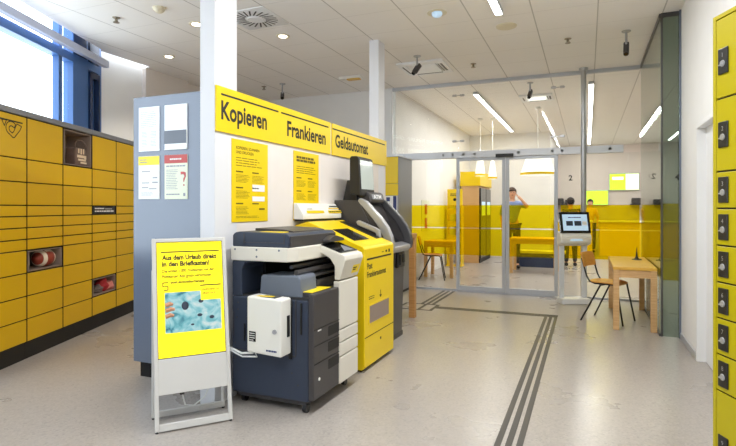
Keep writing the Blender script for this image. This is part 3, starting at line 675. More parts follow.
# ------------------------------------------------------------------ yellow franking machine
t = thing('franking_machine', 'yellow franking machine desk with a sloping top and black screen', 'franking machine', (-2.15, 4.6, 0))
b = MB(); b.prism([(-2.50, .02), (-1.825, .02), (-1.80, .04), (-1.80, 1.085), (-1.815, 1.105), (-2.365, 1.325), (-2.50, 1.29)], 'y', 4.235, 4.985, .006); part('body', b, M['yellow'])
b = MB(); b.box(-2.45, -1.84, 4.26, 4.96, 0, .022); part('plinth', b, M['black'])
b = MB(); b.box(-1.802, -1.7975, 4.24, 4.98, .30, .306); part('door_seam', b, M['dark'])
FT = lambda n=0: MB(frame((-1.815, 4.235, 1.105), (0, 1, 0), (-.55, 0, .22)))      # sloping top: u along the wall, v uphill
def top_quad(b, pts, n0, n1):      # (x, y) points on the slope
    P = [((y-4.235), (-1.815-x)/.55*math.hypot(.55, .22)) for x, y in pts]
    return b.prism(P, 'z', n0, n1)
b = FT(); top_quad(b, [(-1.935, 4.32), (-1.93, 4.66), (-2.17, 4.68), (-2.175, 4.36)], 0, .003); part('touch_screen', b, M['screen_black'])
b = FT(); top_quad(b, [(-1.92, 4.82), (-1.925, 4.965), (-2.33, 4.965), (-2.325, 4.82)], 0, .004); part('letter_slot', b, M['black'])
b = FT(); top_quad(b, [(-1.85, 4.40), (-1.85, 4.9), (-1.90, 4.9), (-1.90, 4.40)], 0, .0005)
part('top_print', b, M['yellow_print'])
b = MB(); b.prism([(-2.17, 1.275), (-1.97, 1.20), (-1.96, 1.165), (-1.92, 1.15), (-1.925, 1.225), (-1.97, 1.25), (-2.16, 1.325), (-2.185, 1.31)], 'y', 4.915, 4.965, .008); part('feed_arm', b, M['silver'], label='silver feed arm')
b = MB(frame((-1.80, 4.235, 0), (0, 1, 0), (0, 0, 1)))
b.words('Post', .06, .905, .052, .12, .0012, .025); b.words('Frankierautomat', .06, .83, .05, .47, .0012, .025); b.flat(.055, .68, .985, 1.0, .0012)
b.flat(.42, .47, 1.03, 1.036, .0012); b.flat(.52, .56, 1.025, 1.045, .0012); b.flat(.6, .64, 1.02, 1.05, .0012); b.lines(.10, .24, .625, .66, 2, .35, seed=3); b.flat(.385, .395, .62, .68, .0012); b.prism([(.36, .635), (.39, .61), (.42, .635)], 'z', 0, .0012); b.lathe([(.014, 0), (.014, .002)], (.39, .225, 0), 12)
part('lettering', b, M['print_black'])
b = MB(); b.box(-1.803, -1.796, 4.33, 4.85, .40, .585, .002); b2 = part('window_frame', b, M['yellow'])
b = MB(); b.box(-1.7965, -1.795, 4.345, 4.835, .415, .57, .001); part('window', b, M['taupe'], b2)
# white form dispenser on the wall behind
t = thing('form_box', 'white box of yellow-headed forms on the franking machine against the wall', 'box', (-2.45, 4.54, 1.328))
b = MB(); b.prism([(-2.504, 1.345), (-2.40, 1.345), (-2.40, 1.385), (-2.47, 1.495), (-2.504, 1.495)], 'y', 4.215, 5.02, .005); part('body', b, M['white_plastic'])
b = MB(); b.box(-2.50, -2.41, 4.235, 5.0, 1.328, 1.345); part('shadow_base', b, M['black'])  # black slab stands in for the shadow under the box
b = MB(frame((-2.398, 4.185, 1.39), (0, 1, 0), (-.07, 0, .115))); b.flat(.12, .46, .012, .04, .0015); b.flat(.56, .85, .008, .042, .0015); b.flat(.60, .83, .06, .07, .0015); part('yellow_label', b, M['yellow'])
b = MB(frame((-2.398, 4.185, 1.39), (0, 1, 0), (-.07, 0, .115))); b.flat(.64, .82, .085, .095, .0015); b.lines(.15, .25, .055, .065, 1, .4, seed=2, ragged=0); b.lines(.57, .84, .012, .036, 1, .5, n=.002, seed=6, ragged=0); part('lettering', b, M['print_black'])

# ------------------------------------------------------------------ cash machine
t = thing('cash_machine', 'dark grey cash machine with silver swept cheeks and a monitor on top', 'cash machine', (-2.2, 5.4, 0))
b = MB(); b.prism([(-2.50, .0), (-1.975, .0), (-1.955, .06), (-1.925, 1.02), (-2.50, 1.02)], 'y', 5.09, 5.70, .008); part('lower_body', b, M['grey_metal'])
b = MB(); b.box(-2.51, -1.95, 5.075, 5.715, .0, .055, .004); part('plinth', b, M['charcoal'])
b = MB(); b.prism([(-2.50, 1.02), (-2.10, 1.02), (-2.10, 1.30), (-2.22, 1.53), (-2.50, 1.535)], 'y', 5.055, 5.715, .006); part('rear_housing', b, M['charcoal'])
arc_o = [(-2.20, 1.555), (-2.13, 1.525), (-2.03, 1.42), (-1.95, 1.34), (-1.885, 1.25), (-1.845, 1.16), (-1.825, 1.07), (-1.84, 1.0)]
arc_i = [(-1.90, .98), (-1.91, 1.04), (-1.93, 1.13), (-1.975, 1.23), (-2.05, 1.33), (-2.13, 1.42), (-2.20, 1.49), (-2.225, 1.53)]
for y0, y1, mm in ((5.045, 5.115, 'silver'), (5.655, 5.725, 'grey_metal')):
    b = MB(); b.prism(arc_o+arc_i, 'y', y0, y1, .01); part('side_cheek', b, M[mm], label='silver side cheek' if mm == 'silver' else None)
    b = MB(); b.prism(arc_i+[(-2.44, 1.535), (-2.44, 1.0), (-1.93, 1.0)], 'y', (y0+.02), (y1-.02), 0); part('cheek_filler', b, M['charcoal'])
b = MB(); b.prism([(-2.28, 1.0), (-1.93, 1.0), (-1.925, 1.06), (-2.02, 1.10), (-2.10, 1.17), (-2.20, 1.42), (-2.28, 1.47)], 'y', 5.115, 5.655, .005); con = part('console', b, M['black'])
b = MB(frame((-2.185, 5.19, 1.38), (0, 1, 0), (.085, 0, -.195))); b.M = frame((-2.11, 5.19, 1.195), (0, 1, 0), (-.085, 0, .205)); b.flat(.0, .36, .02, .20, .004); part('screen', b, M['scr_blue'], con)
b = MB(frame((-2.02, 5.2, 1.102), (0, 1, 0), (-.08, 0, .07)))
for i in range(4):
    for j in range(3): b.box(.02+.04*j, .05+.04*j, .01+.022*i, .027+.022*i, 0, .008, .002)
part('keypad', b, M['silver'], con)
b = MB(); b.prism([(-1.99, .975), (-1.86, .975), (-1.835, 1.01), (-1.84, 1.045), (-1.93, 1.07), (-1.99, 1.07)], 'y', 5.115, 5.655, .01); part('front_shelf', b, M['silver'], label='silver front shelf')
b = MB(); b.box(-1.945, -1.90, 5.42, 5.64, .79, .965, .012); b.box(-1.92, -1.885, 5.45, 5.50, .82, .94, .008); b.box(-1.92, -1.885, 5.55, 5.61, .84, .94, .008); part('card_reader', b, M['black'])
b = MB(); b.prism([(-2.33, 1.50), (-2.15, 1.50), (-2.14, 1.53), (-2.155, 1.605), (-2.19, 1.625), (-2.33, 1.625)], 'y', 5.20, 5.62, .012); hd = part('hood', b, M['charcoal'])
b = MB(frame((-2.1405, 5.24, 1.545), (0, 1, 0), (-.02, 0, .07))); b.flat(.02, .33, .0, .055, .003); pl = part('lit_sign', b, M['cap'], hd)
b = MB(frame((-2.1405, 5.24, 1.545), (0, 1, 0), (-.02, 0, .07))); b.words('ATM', .06, .008, .04, .22, .0045, .02); part('lettering', b, M['paper'], hd)
b = MB(); b.prism([(-2.45, 1.53), (-2.28, 1.53), (-2.29, 1.62), (-2.34, 1.75), (-2.40, 1.75)], 'y', 5.16, 5.24, .006); b.box(-2.42, -2.35, 5.2, 5.5, 1.53, 1.70, .006); part('monitor_stand', b, M['black'])
b = MB(); b.prism([(-2.325, 1.60), (-2.19, 1.575), (-2.215, 1.98), (-2.24, 2.0), (-2.31, 2.0), (-2.325, 1.98)], 'y', 5.06, 5.45, .012); mo = part('monitor', b, M['black'])
b = MB(frame((-2.197, 5.115, 1.62), (0, 1, 0), (-.022, 0, .36))); b.M = frame((-2.1925, 5.085, 1.62), (0, 1, 0), (-.025, 0, .405)); b.flat(.0, .34, .03, .34, .003); part('display', b, M['scr_grey'], mo, 'pale grey display')

# ------------------------------------------------------------------ tall wooden table beyond the cash machine
t = thing('high_table', 'tall honey oak table beyond the cash machine by the partition', 'table', (-2.3, 6.35, 0))
b = MB(); b.box(-2.50, -2.09, 6.0, 6.70, 1.055, 1.115, .005); part('table_top', b, M['honey'])
for x, y in ((-2.135, 6.655), (-2.135, 6.045), (-2.455, 6.655), (-2.455, 6.045)):
    b = MB(); b.box(x-.04, x+.04, y-.04, y+.04, 0, 1.055, .004); part('leg', b, M['honey'])

# ------------------------------------------------------------------ leaning display stand in the foreground
SL = Vector((-2.55, 2.575, 0)); uu = Vector((.65, .76, 0)).normalized()
t = thing('display_stand', 'white leaning floor display with a lit yellow screen', 'display stand', tuple(SL+uu*.247), math.atan2(uu.y, uu.x))
lean = Matrix.Translation((-.247, 0, 0)) @ frame((0, 0, .008), (1, 0, 0), (0, .25, 1.23))     # u across, v up the leaning front
SW, SV = .494, 1.257
def sp(name, b, m, parent=None, label=None): return obj(name, b, m, parent or t, label)
b = MB(lean)
b.box(0, .026, 0, SV, -.03, .0, .004); b.box(SW-.026, SW, 0, SV, -.03, 0, .004); b.box(.026, SW-.026, SV-.026, SV, -.03, 0, .004); b.box(.026, SW-.026, 0, .045, -.03, 0, .004)
sp('frame', b, M['stand_white'])
b = MB(lean); b.box(.026, SW-.026, .225, .452, -.028, -.002, .002); sp('lower_panel', b, M['stand_white'])
b = MB(lean); b.box(.026, SW-.026, .452, SV-.026, -.04, -.008); sp('screen_back', b, M['black'])
b = MB(lean); b.box(.030, SW-.030, .458, SV-.030, -.008, -.004); scn = sp('screen', b, M['scr_yellow'], label='lit yellow screen')
T0 = lambda: MB(lean @ Matrix.Translation((0, 0, -.004)))
b = T0(); b.box(.075, .445, .615, .885, 0, .001); sp('photo', b, M['photo'], scn)
b = T0(); b.box(.31, .456, .82, .932, .001, .0018); sp('yellow_tag', b, M['scr_yellow'], scn)
b = T0(); b.box(.305, .45, .918, .926, .0018, .0026); b.words('EINGEWORFEN UND', .32, .885, .014, .12, .0026, .01); b.words('ABGESCHICKT', .32, .86, .014, .10, .0026, .01)
b.flat(.055, .445, 1.158, 1.166); b.words('Aus dem Urlaub direkt', .062, 1.108, .032, .365, .001, .042); b.words('in den Briefkasten!', .062, 1.064, .032, .315, .001, .042)
b.words('Die ersten 1.000 Postkarten mit der', .062, 1.022, .02, .345, .001, .022); b.words('Postkarten App gratis verschicken.', .062, .985, .02, .33, .001, .022)
b.words('post.at/postkartenapp', .115, .945, .019, .225, .001, .03)
for a, c2 in (((.062, .95), (.1, .956)), ((.062, .925), (.1, .93)), ((.07, .90), (.1, .906))): b.flat(a[0], c2[0], a[1], c2[1])
b.flat(.062, .068, .93, .956); b.flat(.094, .1, .90, .93)
sp('lettering', b, M['print_black'], scn)
b = T0()
for q, (v, L) in enumerate(((.80, .05), (.765, .06), (.725, .055))): b.tube([(.077, v, .002), (.077+L*.6, v+.01, .003), (.077+L, v+.005, .002)], [.014, .015, .008], 8)
sp('pictured_fingers', b, M['skin_dark'], scn)
b = T0(); b.ball((.205, .79, .0), .028, 12, (.9, 1.1, .12)); b.ball((.30, .72, 0), .016, 10, (1.3, .8, .12)); b.ball((.38, .70, 0), .02, 10, (1, .7, .1)); b.ball((.31, .815, 0), .02, 10, (1, .8, .1)); b.ball((.25, .66, 0), .012, 10, (1.4, .8, .12)); sp('pictured_stamp', b, M['slate'], scn)
b = MB()
yb = .28
for x in (-.235, .235): b.tube([(x, yb-.012, .012), (x, yb-.005, .9), (x, yb+.005, 1.02)], .012, 8)
b.box(-.247, .247, yb-.024, yb, .01, .05, .004)
sp('rear_frame', b, M['stand_white'])
for x, y in ((-.235, .01), (.235, .01), (-.235, yb-.012), (.235, yb-.012)):
    b = MB(); b.cyl(.011, 0, .012, (x, y, 0), 10); sp('rubber_foot', b, M['black'])
b = MB(); b.tube([(-.09, .13, .44), (-.08, .14, .25), (-.04, .17, .10), (.02, .2, .075), (.1, .22, .12), (.16, .25, .25), (.16, .27, .40)], .005, 6); sp('cable', b, M['cable'])
b = MB(); b.box(-.085, -.055, .085, .115, .20, .27, .004); sp('plug', b, M['black'])
# ------------------------------------------------------------------ chairs and oak tables
def make_chair(label, loc, rz, group=None):
    t = thing('wooden_chair', label, 'chair', loc, rz, group)
    b = MB()
    # gently dished seat
    N = 9; vs = []; fs = []
    for s_ in (0, 1):
        for i in range(N):
            for j in range(N):
                u, v = -1+2*i/(N-1), -1+2*j/(N-1)
                k = (abs(u)**4+abs(v)**4); r = 1 if k == 0 else min(1, (1/k)**.25*max(abs(u), abs(v))**1)
                x, y = u*.205*r*1.0, v*.205*r*(1-.06*(1-u)/2)
                z = .515-.012*(1-v*v)*(1-u*u)-(.018*max(0, u)**3)-(.013 if s_ == 0 else 0)
                vs.append((x, y, z))
    for i in range(N-1):
        for j in range(N-1):
            a = i*N+j; fs.append((a, a+1, a+N+1, a+N)); fs.append(tuple(q+N*N for q in (a, a+N, a+N+1, a+1)))
    rim = [i*N for i in range(N)]+[(N-1)*N+j for j in range(1, N)]+[i*N+N-1 for i in range(N-2, -1, -1)]+[j for j in range(N-2, 0, -1)]
    for q in range(len(rim)):
        a, c = rim[q], rim[(q+1) % len(rim)]; fs.append((a, c, c+N*N, a+N*N))
    b.raw(vs, fs, True); obj('seat', b, M['beech'], t, label='curved beech plywood seat')
    b = MB(); n = 10; vs = []; fs = []
    for s_ in (0, .012):
        for i in range(n+1):
            y = -.19+.38*i/n; cv = -.03*(1-(y/.19)**2)
            for z, lx in ((.69, -.222), (.76, -.238), (.83, -.256), (.872, -.268)):
                zz = z-(.012*(abs(y)/.19)**6 if z > .86 else 0)
                vs.append((lx+cv-s_, y, zz))
    m = (n+1)*4
    for i in range(n):
        for k in range(3):
            a = i*4+k; fs += [(a, a+4, a+5, a+1), (m+a, m+a+1, m+a+5, m+a+4)]
        fs += [(i*4, m+i*4, m+i*4+4, i*4+4), (i*4+3, i*4+7, m+i*4+7, m+i*4+3)]
    fs += [(k, k+1, m+k+1, m+k) for k in range(3)]+[(n*4+k, m+n*4+k, m+n*4+k+1, n*4+k+1) for k in range(3)]
    b.raw(vs, fs, True); obj('backrest', b, M['beech'], t, label='curved beech plywood backrest')
    for s_ in (-1, 1):
        b = MB(); b.tube([(.14, s_*.17, .485), (.17, s_*.18, .47), (.255, s_*.215, 0)], .011, 8); obj('leg', b, M['black'], t)
        b = MB(); b.tube([(.02, s_*.17, .485), (-.03, s_*.18, .47), (-.26, s_*.225, 0)], .011, 8); obj('leg', b, M['black'], t)
        b = MB(); b.tube([(.16, s_*.165, .49), (-.10, s_*.17, .487), (-.165, s_*.175, .51), (-.20, s_*.178, .57), (-.235, s_*.178, .69), (-.265, s_*.178, .80)], .011, 8); obj('back_post', b, M['black'], t)
    b = MB(); b.tube([(.15, -.17, .488), (.15, .17, .488)], .009, 8); b.tube([(-.02, -.17, .486), (-.02, .17, .486)], .009, 8); obj('cross_bar', b, M['black'], t)
    return t
def make_table(label, loc, rz, L, D, h=.75, group=None, m='oak'):
    t = thing('oak_table', label, 'table', loc, rz, group)
    b = MB(); b.box(-D/2, D/2, -L/2, L/2, h-.035, h, .004); obj('table_top', b, M['oak_film_tint'], t)
    b = MB(); a = .09
    b.box(-D/2+.02, D/2-.02, -L/2+.015, -L/2+.04, h-.035-a, h-.035); b.box(-D/2+.02, D/2-.02, L/2-.04, L/2-.015, h-.035-a, h-.035)
    b.box(-D/2+.015, -D/2+.04, -L/2+.05, L/2-.05, h-.035-a, h-.035); b.box(D/2-.04, D/2-.015, -L/2+.05, L/2-.05, h-.035-a, h-.035); obj('apron', b, M[m], t)
    for sx in (-1, 1):
        for sy in (-1, 1):
            b = MB(); x, y = sx*(D/2-.034), sy*(L/2-.034); b.box(x-.033, x+.033, y-.033, y+.033, 0, h-.0355, .004); obj('leg', b, M[m], t)
    return t
make_table('light oak table with a dark stand on top, by the glass side wall', (.52, 7.66, 0), 0, 1.52, .465)
make_chair('plywood chair with black legs at the oak table in front of the glass', (.25, 7.43, 0), math.radians(-22))
pn = thing('pen_holder', 'small dark trumpet-shaped pen holder standing on the oak table', 'pen holder', (.62, 7.95, .75))
b = MB(); b.lathe([(.062, 0), (.06, .008), (.03, .016), (.014, .04), (.010, .09), (.012, .10)], (0, 0, 0), 20); obj('base', b, M['black'], pn)
b = MB(); b.tube([(0, 0, .09), (.002, 0, .17)], [.007, .004], 8); obj('pen', b, M['black'], pn)
# the pair of tables in the hall behind
make_table('small oak table behind the glass by the left hall wall', (-2.86, 10.95, 0), 0, .6, .62, .76)
make_chair('plywood chair beside the small table behind the glass', (-2.92, 10.42, 0), math.radians(12))
make_table('long oak table standing behind the right sliding door', (-1.1, 12.4, 0), PI/2, 1.0, .72, .78)
b = MB()
bn = thing('storage_bench', 'low bench with white top and dark blue front behind the long oak table', 'bench', (-1.1, 13.6, 0))
b.box(-.62, .62, -.22, .22, .34, .40, .006); obj('seat', b, M['white_plastic'], bn)
b = MB(); b.box(-.58, .58, -.18, .18, 0, .34); obj('body', b, M['navy'], bn)
# kiosk terminal
k = thing('ticket_kiosk', 'slim white kiosk with a tilted touch screen before the glass', 'kiosk', (-.20, 8.60, 0), math.radians(24))
b = MB(); b.box(-.215, .215, -.14, .10, .0, .085, .01); obj('base', b, M['white_metal'], k)
for x in (-.175, .175):
    b = MB(); b.box(x-.037, x+.037, -.03, .03, .085, .93, .012); obj('post', b, M['pale_alu'], k)
b = MB(); b.prism([(-.10, .90), (-.13, .93), (-.14, 1.01), (-.09, 1.08), (.02, 1.10), (.05, 1.0), (.04, .89), (0, .87)], 'x', -.235, .235, .02); obj('body', b, M['white_plastic'], k)
b = MB(frame((-.05, -.136, .955), (1, 0, 0), (0, 0, 1))); b.prism([(-.05, 0), (.15, 0), (.13, .03), (-.03, .03)], 'z', 0, .003); obj('reader', b, M['scr_blue'], k)
Kf = frame((-.235, -.115, 1.075), (1, 0, 0), (0, .085, .33)) @ Matrix.Diagonal((.92, .92, 1, 1))
b = MB(Kf); b.box(0, .51, 0, .355, -.03, 0, .008); sc = obj('screen_housing', b, M['screen_black'], k)
b = MB(Kf); b.flat(.055, .465, .04, .31, .003); obj('display', b, M['scr_blue'], sc, label='lit pale blue display')
b = MB(Kf); b.flat(.11, .22, .12, .20, .0045, .003); b.flat(.245, .36, .12, .20, .0045, .003); b.lines(.15, .36, .245, .275, 1, .5, n=.0045, seed=2, ragged=0); obj('display_buttons', b, M['slate'], sc)
b = MB(Kf); b.flat(.375, .45, .125, .195, .0045, .003); obj('display_picture', b, M['paper'], sc)

# ------------------------------------------------------------------ locker unit with the blue print beside the glass front
t = thing('pickup_locker', 'tall yellow and grey locker unit beside the left end of the glass front', 'locker', (-3.3, 8.63, 0))
b = MB(); b.box(-3.70, -2.90, 8.27, 9.0, .05, 2.31, .004); obj('body', b, M['cap'], t, world=True)
b = MB(); b.box(-3.68, -2.92, 8.29, 8.98, 0, .05); obj('plinth', b, M['plinth'], t, world=True)
b = MB(); b.box(-3.71, -2.893, 8.245, 9.005, 2.31, 2.335, .003); obj('top_cap', b, M['pale_alu'], t, world=True)
for z0, z1 in ((1.66, 1.852), (1.858, 2.305), (.06, .55), (.56, 1.35)):
    b = MB(); b.box(-3.69, -2.905, 8.252, 8.27, z0, z1, .002); obj('door', b, M['yellow'], t, world=True)
b = MB(); b.box(-3.66, -2.92, 8.258, 8.27, 1.36, 1.652); pr = obj('print_panel', b, M['paper'], t, 'white panel with blue squares', world=True)
b = MB(frame((-3.66, 8.258, 1.36), (1, 0, 0), (0, 0, 1)))
for i in range(7):
    for j in range(3):
        if (i+j) % 3: b.flat(.02+.088*i, .085+.088*i, .02+.09*j, .09+.09*j, .0015)
b.flat(.67, .73, .0, .29, .0015)
obj('squares', b, M['blue_print'], pr, world=True)

# ------------------------------------------------------------------ further into the hall
t = thing('leaflet_stand', 'yellow leaflet stand leaning against the hall wall behind the glass', 'leaflet stand', (-3.05, 13.0, 0))
b = MB(); b.box(-.19, -.16, -.12, .12, 0, 1.5, .003); b.box(.16, .19, -.12, .12, 0, 1.5, .003); b.box(-.2, .2, -.15, .15, 0, .03); obj('frame', b, M['yellow'], t)
b = MB(); b.box(-.19, .19, -.06, .0, 1.5, 1.92, .005); hd = obj('header', b, M['yellow'], t)
b = MB(frame((-.19, -.06, 1.5), (1, 0, 0), (0, 0, 1))); b.lines(.08, .3, .24, .32, 2, .5, seed=2); b.lathe([(.04, 0), (.04, .001)], (.19, .16, 0), 14); obj('lettering', b, M['dark'], hd)
for z in (.3, .65, 1.0, 1.3):
    b = MB(); b.box(-.158, .158, -.13, .04, z, z+.02); b.box(-.158, .158, -.135, -.12, z, z+.12); obj('shelf', b, M['yellow'], t)
t = thing('machine_housing', 'oak housing with a yellow fascia and black machine fronts in the hall', 'machine', (-2.85, 14.7, 0))
b = MB(); b.box(-.24, .22, -.85, .85, 0, 2.03, .004); obj('body', b, M['oak'], t)
b = MB(); b.box(-.26, .27, -.88, .88, 2.032, 2.41, .004); obj('fascia', b, M['yellow'], t)
for y0 in (-.78, .02):
    b = MB(); b.box(.22, .27, y0, y0+.74, .12, 1.98, .008); f_ = obj('front_panel', b, M['gloss_black'], t)
    b = MB(); b.box(.27, .275, y0+.12, y0+.62, 1.25, 1.62, .002); obj('display', b, M['scr_blue'], f_)
b = MB(); b.box(.22, .25, -.8, .8, 0, .11); obj('plinth', b, M['plinth'], t)
# counters
for i, (x0, x1) in enumerate(((-.9, .15), (.35, 1.5), (1.75, 3.0))):
    t = thing('service_counter', ('yellow service counter below the empty white wall, first from the hall corner', 'yellow service counter below the lit lime displays', 'yellow service counter behind the glass side wall')[i], 'counter', ((x0+x1)/2, 17.6, 0), group='service counters in the hall')
    w = (x1-x0)/2
    b = MB(); b.box(-w, w, -.3, .35, 0, 1.02, .006); obj('front', b, M['yellow'], t)
    b = MB(); b.box(-w-.03, w+.03, -.38, .4, 1.021, 1.06, .005); obj('counter_top', b, M['white_plastic'], t)
for i, (x0, x1) in enumerate(((-1.0, -.5), (1.35, 2.35))):
    t = thing('printer_shelf', ('dark equipment shelf on the far wall left of the lime displays', 'dark equipment shelf on the far wall right of the lime displays')[i], 'shelf', ((x0+x1)/2, 19.8, 1.55)); w = (x1-x0)/2
    b = MB(); b.box(-w, w, -.18, .2, 0, .03); obj('board', b, M['charcoal'], t)
    for q in range(2):
        b = MB(); x = -w+.04+q*w; b.box(x, x+w*.8, -.14, .15, .031, .24-.05*q, .02); obj('machine', b, M['charcoal'], t)
def screen(name, label, x0, x1, z0, z1, m):
    t = thing(name, label, 'display', ((x0+x1)/2, 19.98, z0))
    b = MB(); b.box(x0-.02, x1+.02, 19.92, 20.0, z0-.02, z1+.02, .004); bz = obj('bezel', b, M['alu'], t, world=True)
    b = MB(); b.box(x0, x1, 19.915, 19.92, z0, z1); obj('display', b, M[m], t, world=True); return t
screen('wall_display', 'lower lit lime display on the far hall wall', -.06, .67, 1.57, 2.05, 'scr_lime')
t = screen('wall_display', 'upper lit yellow-green display with a white field on the far hall wall', .72, 1.62, 2.07, 2.62, 'scr_lime')
b = MB(); b.box(1.22, 1.615, 19.913, 19.915, 2.08, 2.61); b.box(.80, 1.15, 19.913, 19.915, 2.42, 2.52); obj('white_field', b, M['scr_white'], t, world=True)
for txt, x, z in (('1', -1.0+.0, 2.30), ('2', -.54, 2.43), ('3', .35, 2.75), ('5', 1.95, 2.40), ('4', 2.75, 2.38)):
    if txt == '3' or txt == '1': continue
    t = thing('counter_sign', {'2': 'dark counter digit 2 left of the lime displays', '5': 'dark counter digit 5 right of the lime displays', '4': 'dark counter digit 4 seen through the glass side wall'}[txt], 'sign', (x, 19.99, z))
    b = MB(frame((x, 20.0, z), (1, 0, 0), (0, 0, 1))); b.words(txt, 0, 0, .18, None, .012, .02, 'c'); obj('digit', b, M['print_black'], t, world=True)
# framed info sheet on the hall wall behind the pick-up locker
t = thing('wall_notice', 'framed notice with red and brown pictures on the left hall wall', 'notice', (-3.29, 11.2, 1.0))
b = MB(); b.box(-3.30, -3.285, 10.9, 11.5, .95, 1.62, .003); o = obj('sheet', b, M['cream_paper'], t, world=True)
b = MB(frame((-3.285, 10.9, .95), (0, 1, 0), (0, 0, 1))); b.flat(.2, .4, .36, .58, .002); b.flat(.2, .4, .05, .28, .002); obj('picture', b, M['red_paper'], t, world=True)
# lamp shades
def pendant(label, loc, r0, r1, hgt, m='shade'):
    t = thing('pendant_lamp', label, 'lamp', loc)
    b = MB(); pr = [(r0, 0), (r1, hgt), (r1-.015, hgt), (r0-.015, .0)]
    b.lathe([(r0-.012, .0), (r0, 0), (r1, hgt), (r1*.3, hgt+.02), (.02, hgt+.05)], n=28, caps=False); obj('lamp_shade', b, M[m], t)
    b = MB(); b.lathe([(r0+.003, -.0), (r0+.006, .05), (r0-.008, .05)], n=28, caps=False); obj('rim', b, M['yellow'], t, label='yellow rim')
    b = MB(); b.tube([(0, 0, hgt+.04), (0, 0, H-loc[2]-.03)], .008, 6); obj('cord', b, M['white_plastic'], t)
    b = MB(); b.lathe([(.06, H-loc[2]-.035), (.06, H-loc[2])]); obj('ceiling_rose', b, M['white_plastic'], t)
pendant('big white conical pendant lamp with a yellow rim behind the door rail', (-.99, 12, 2.17), .37, .22, .45)
pendant('slim white pendant lamp above the oak housing, the one nearer the hall wall', (-2.43, 13.0, 2.24), .13, .05, .60)
pendant('slim white pendant lamp above the oak housing, the one nearer the conical lamp', (-2.13, 13.0, 2.16), .11, .05, .42)

# ------------------------------------------------------------------ floor guide lines
def gl(name_label, x0, x1, y0, y1, grp):
    b = MB(); b.box(x0, x1, y0, y1, 0, .003); obj('guide_strip', b, M['strip'], None, name_label, cat='floor strip', group=grp)
for i, (a, w_) in enumerate((((-.525), 'wall-side'), (-.462, 'middle'), (-.399, 'locker-side'))):
    gl('%s one of the three long dark guide strips running towards the viewer' % w_, a, a+.038, 1.2, 7.375, 'long guide strips')
for i, w_ in enumerate(('nearest the viewer', 'in the middle', 'nearest the glass')):
    y = 7.375+.058*i; gl('dark guide strip running across the floor before the glass, the one %s' % w_, -2.02, -.361, y, y+.036, 'cross guide strips')
for i, w_ in enumerate(('nearest the wall', 'in the middle', 'nearest the doors')):
    x = -2.33+.085*i; gl('short dark guide strip running up to the glass front, the one %s' % w_, x, x+.045, 7.66, 9.0, 'short guide strips')
b = MB()
for a in ((-2.56, -2.02, 7.62, 7.655), (-2.56, -2.02, 7.18, 7.215), (-2.56, -2.525, 7.215, 7.62), (-2.07, -2.025, 7.215, 7.62), (-2.25, -2.21, 7.215, 7.62)): b.box(*a, 0, .003)
obj('guide_field', b, M['strip'], None, 'dark outlined guide square on the floor beside the tall oak table', cat='floor marking')

# ------------------------------------------------------------------ ceiling fittings
def strip_lamp(label, x, y0, y1, grp):
    t = thing('strip_light', label, 'ceiling light', (x, (y0+y1)/2, H), group=grp); h_ = (y1-y0)/2
    b = MB(); b.box(-.045, .045, -h_, h_, -.05, 0, .003); obj('housing', b, M['alu'], t)
    b = MB(); b.box(-.036, .036, -h_+.03, h_-.03, -.056, -.0505); obj('diffuser', b, M['lamp'], t)
strip_lamp('bright strip light on the ceiling of the front room', -.905, -1.6, 5.97, None)
strip_lamp('strip light in the hall running back from above the sliding doors', -1.95, 9.95, 15.2, None)
strip_lamp('strip light in the hall beside the round steel post', .07, 9.9, 19.2, None)
strip_lamp('strip light in the hall beyond the glass side wall', 2.4, 8.2, 19.0, None)
def fixture(name, label, x, y, cat, group=None): return thing(name, label, cat, (x, y, H), group=group)
def downlight(label, x, y):
    t = fixture('downlight', label, x, y, 'ceiling light', 'downlights')
    b = MB(); b.lathe([(.05, -.002), (.075, -.012), (.085, -.008), (.085, 0)], n=24, caps=False); obj('trim_ring', b, M['smoke'], t)
    b = MB(); b.lathe([(.05, -.010), (.05, -.004)], n=20); obj('lens', b, M['spot'], t)
downlight('downlight nearest the first column, left side of the ceiling', -4.31, 5.0)
downlight('downlight above the left lockers near the white wall', -5.6, 5.92)
downlight('downlight behind the swirl vent', -3.59, 5.78)
t = fixture('spotlight', 'recessed spotlight with a bluish lens near the middle of the ceiling', -1.56, 5.76, 'ceiling light')
b = MB(); b.lathe([(.06, -.002), (.10, -.012), (.11, -.006), (.11, 0)], n=24, caps=False); obj('trim_ring', b, M['smoke'], t)
b = MB(); b.ball((0, 0, -.012), .06, 14, (1, 1, .7)); obj('lens', b, M['scr_blue'], t)
t = fixture('amber_beacon', 'flat ceiling beacon with an amber lens beyond the signs', -3.65, 8.0, 'beacon')
b = MB(); b.box(-.2, .2, -.06, .06, -.04, 0, .01); obj('base', b, M['white_plastic'], t)
b = MB(); b.box(-.06, .17, -.05, .05, -.062, -.04, .008); obj('lens', b, M['amber'], t)
def small_disc(name, label, x, y, cat, m, prof, group=None):
    t = fixture(name, label, x, y, cat, group); b = MB(); b.lathe(prof, n=24); obj('body', b, M[m], t); return t
small_disc('ceiling_speaker', 'flat round cream disc on the ceiling beside the strip light', -.90, 6.5, 'detector', 'smoke', [(.10, -.02), (.12, -.012), (.125, 0)])
small_disc('smoke_detector', 'cream smoke detector on the ceiling above the left lockers', -4.34, 4.44, 'detector', 'smoke', [(.03, -.055), (.05, -.04), (.065, -.02), (.07, 0)])
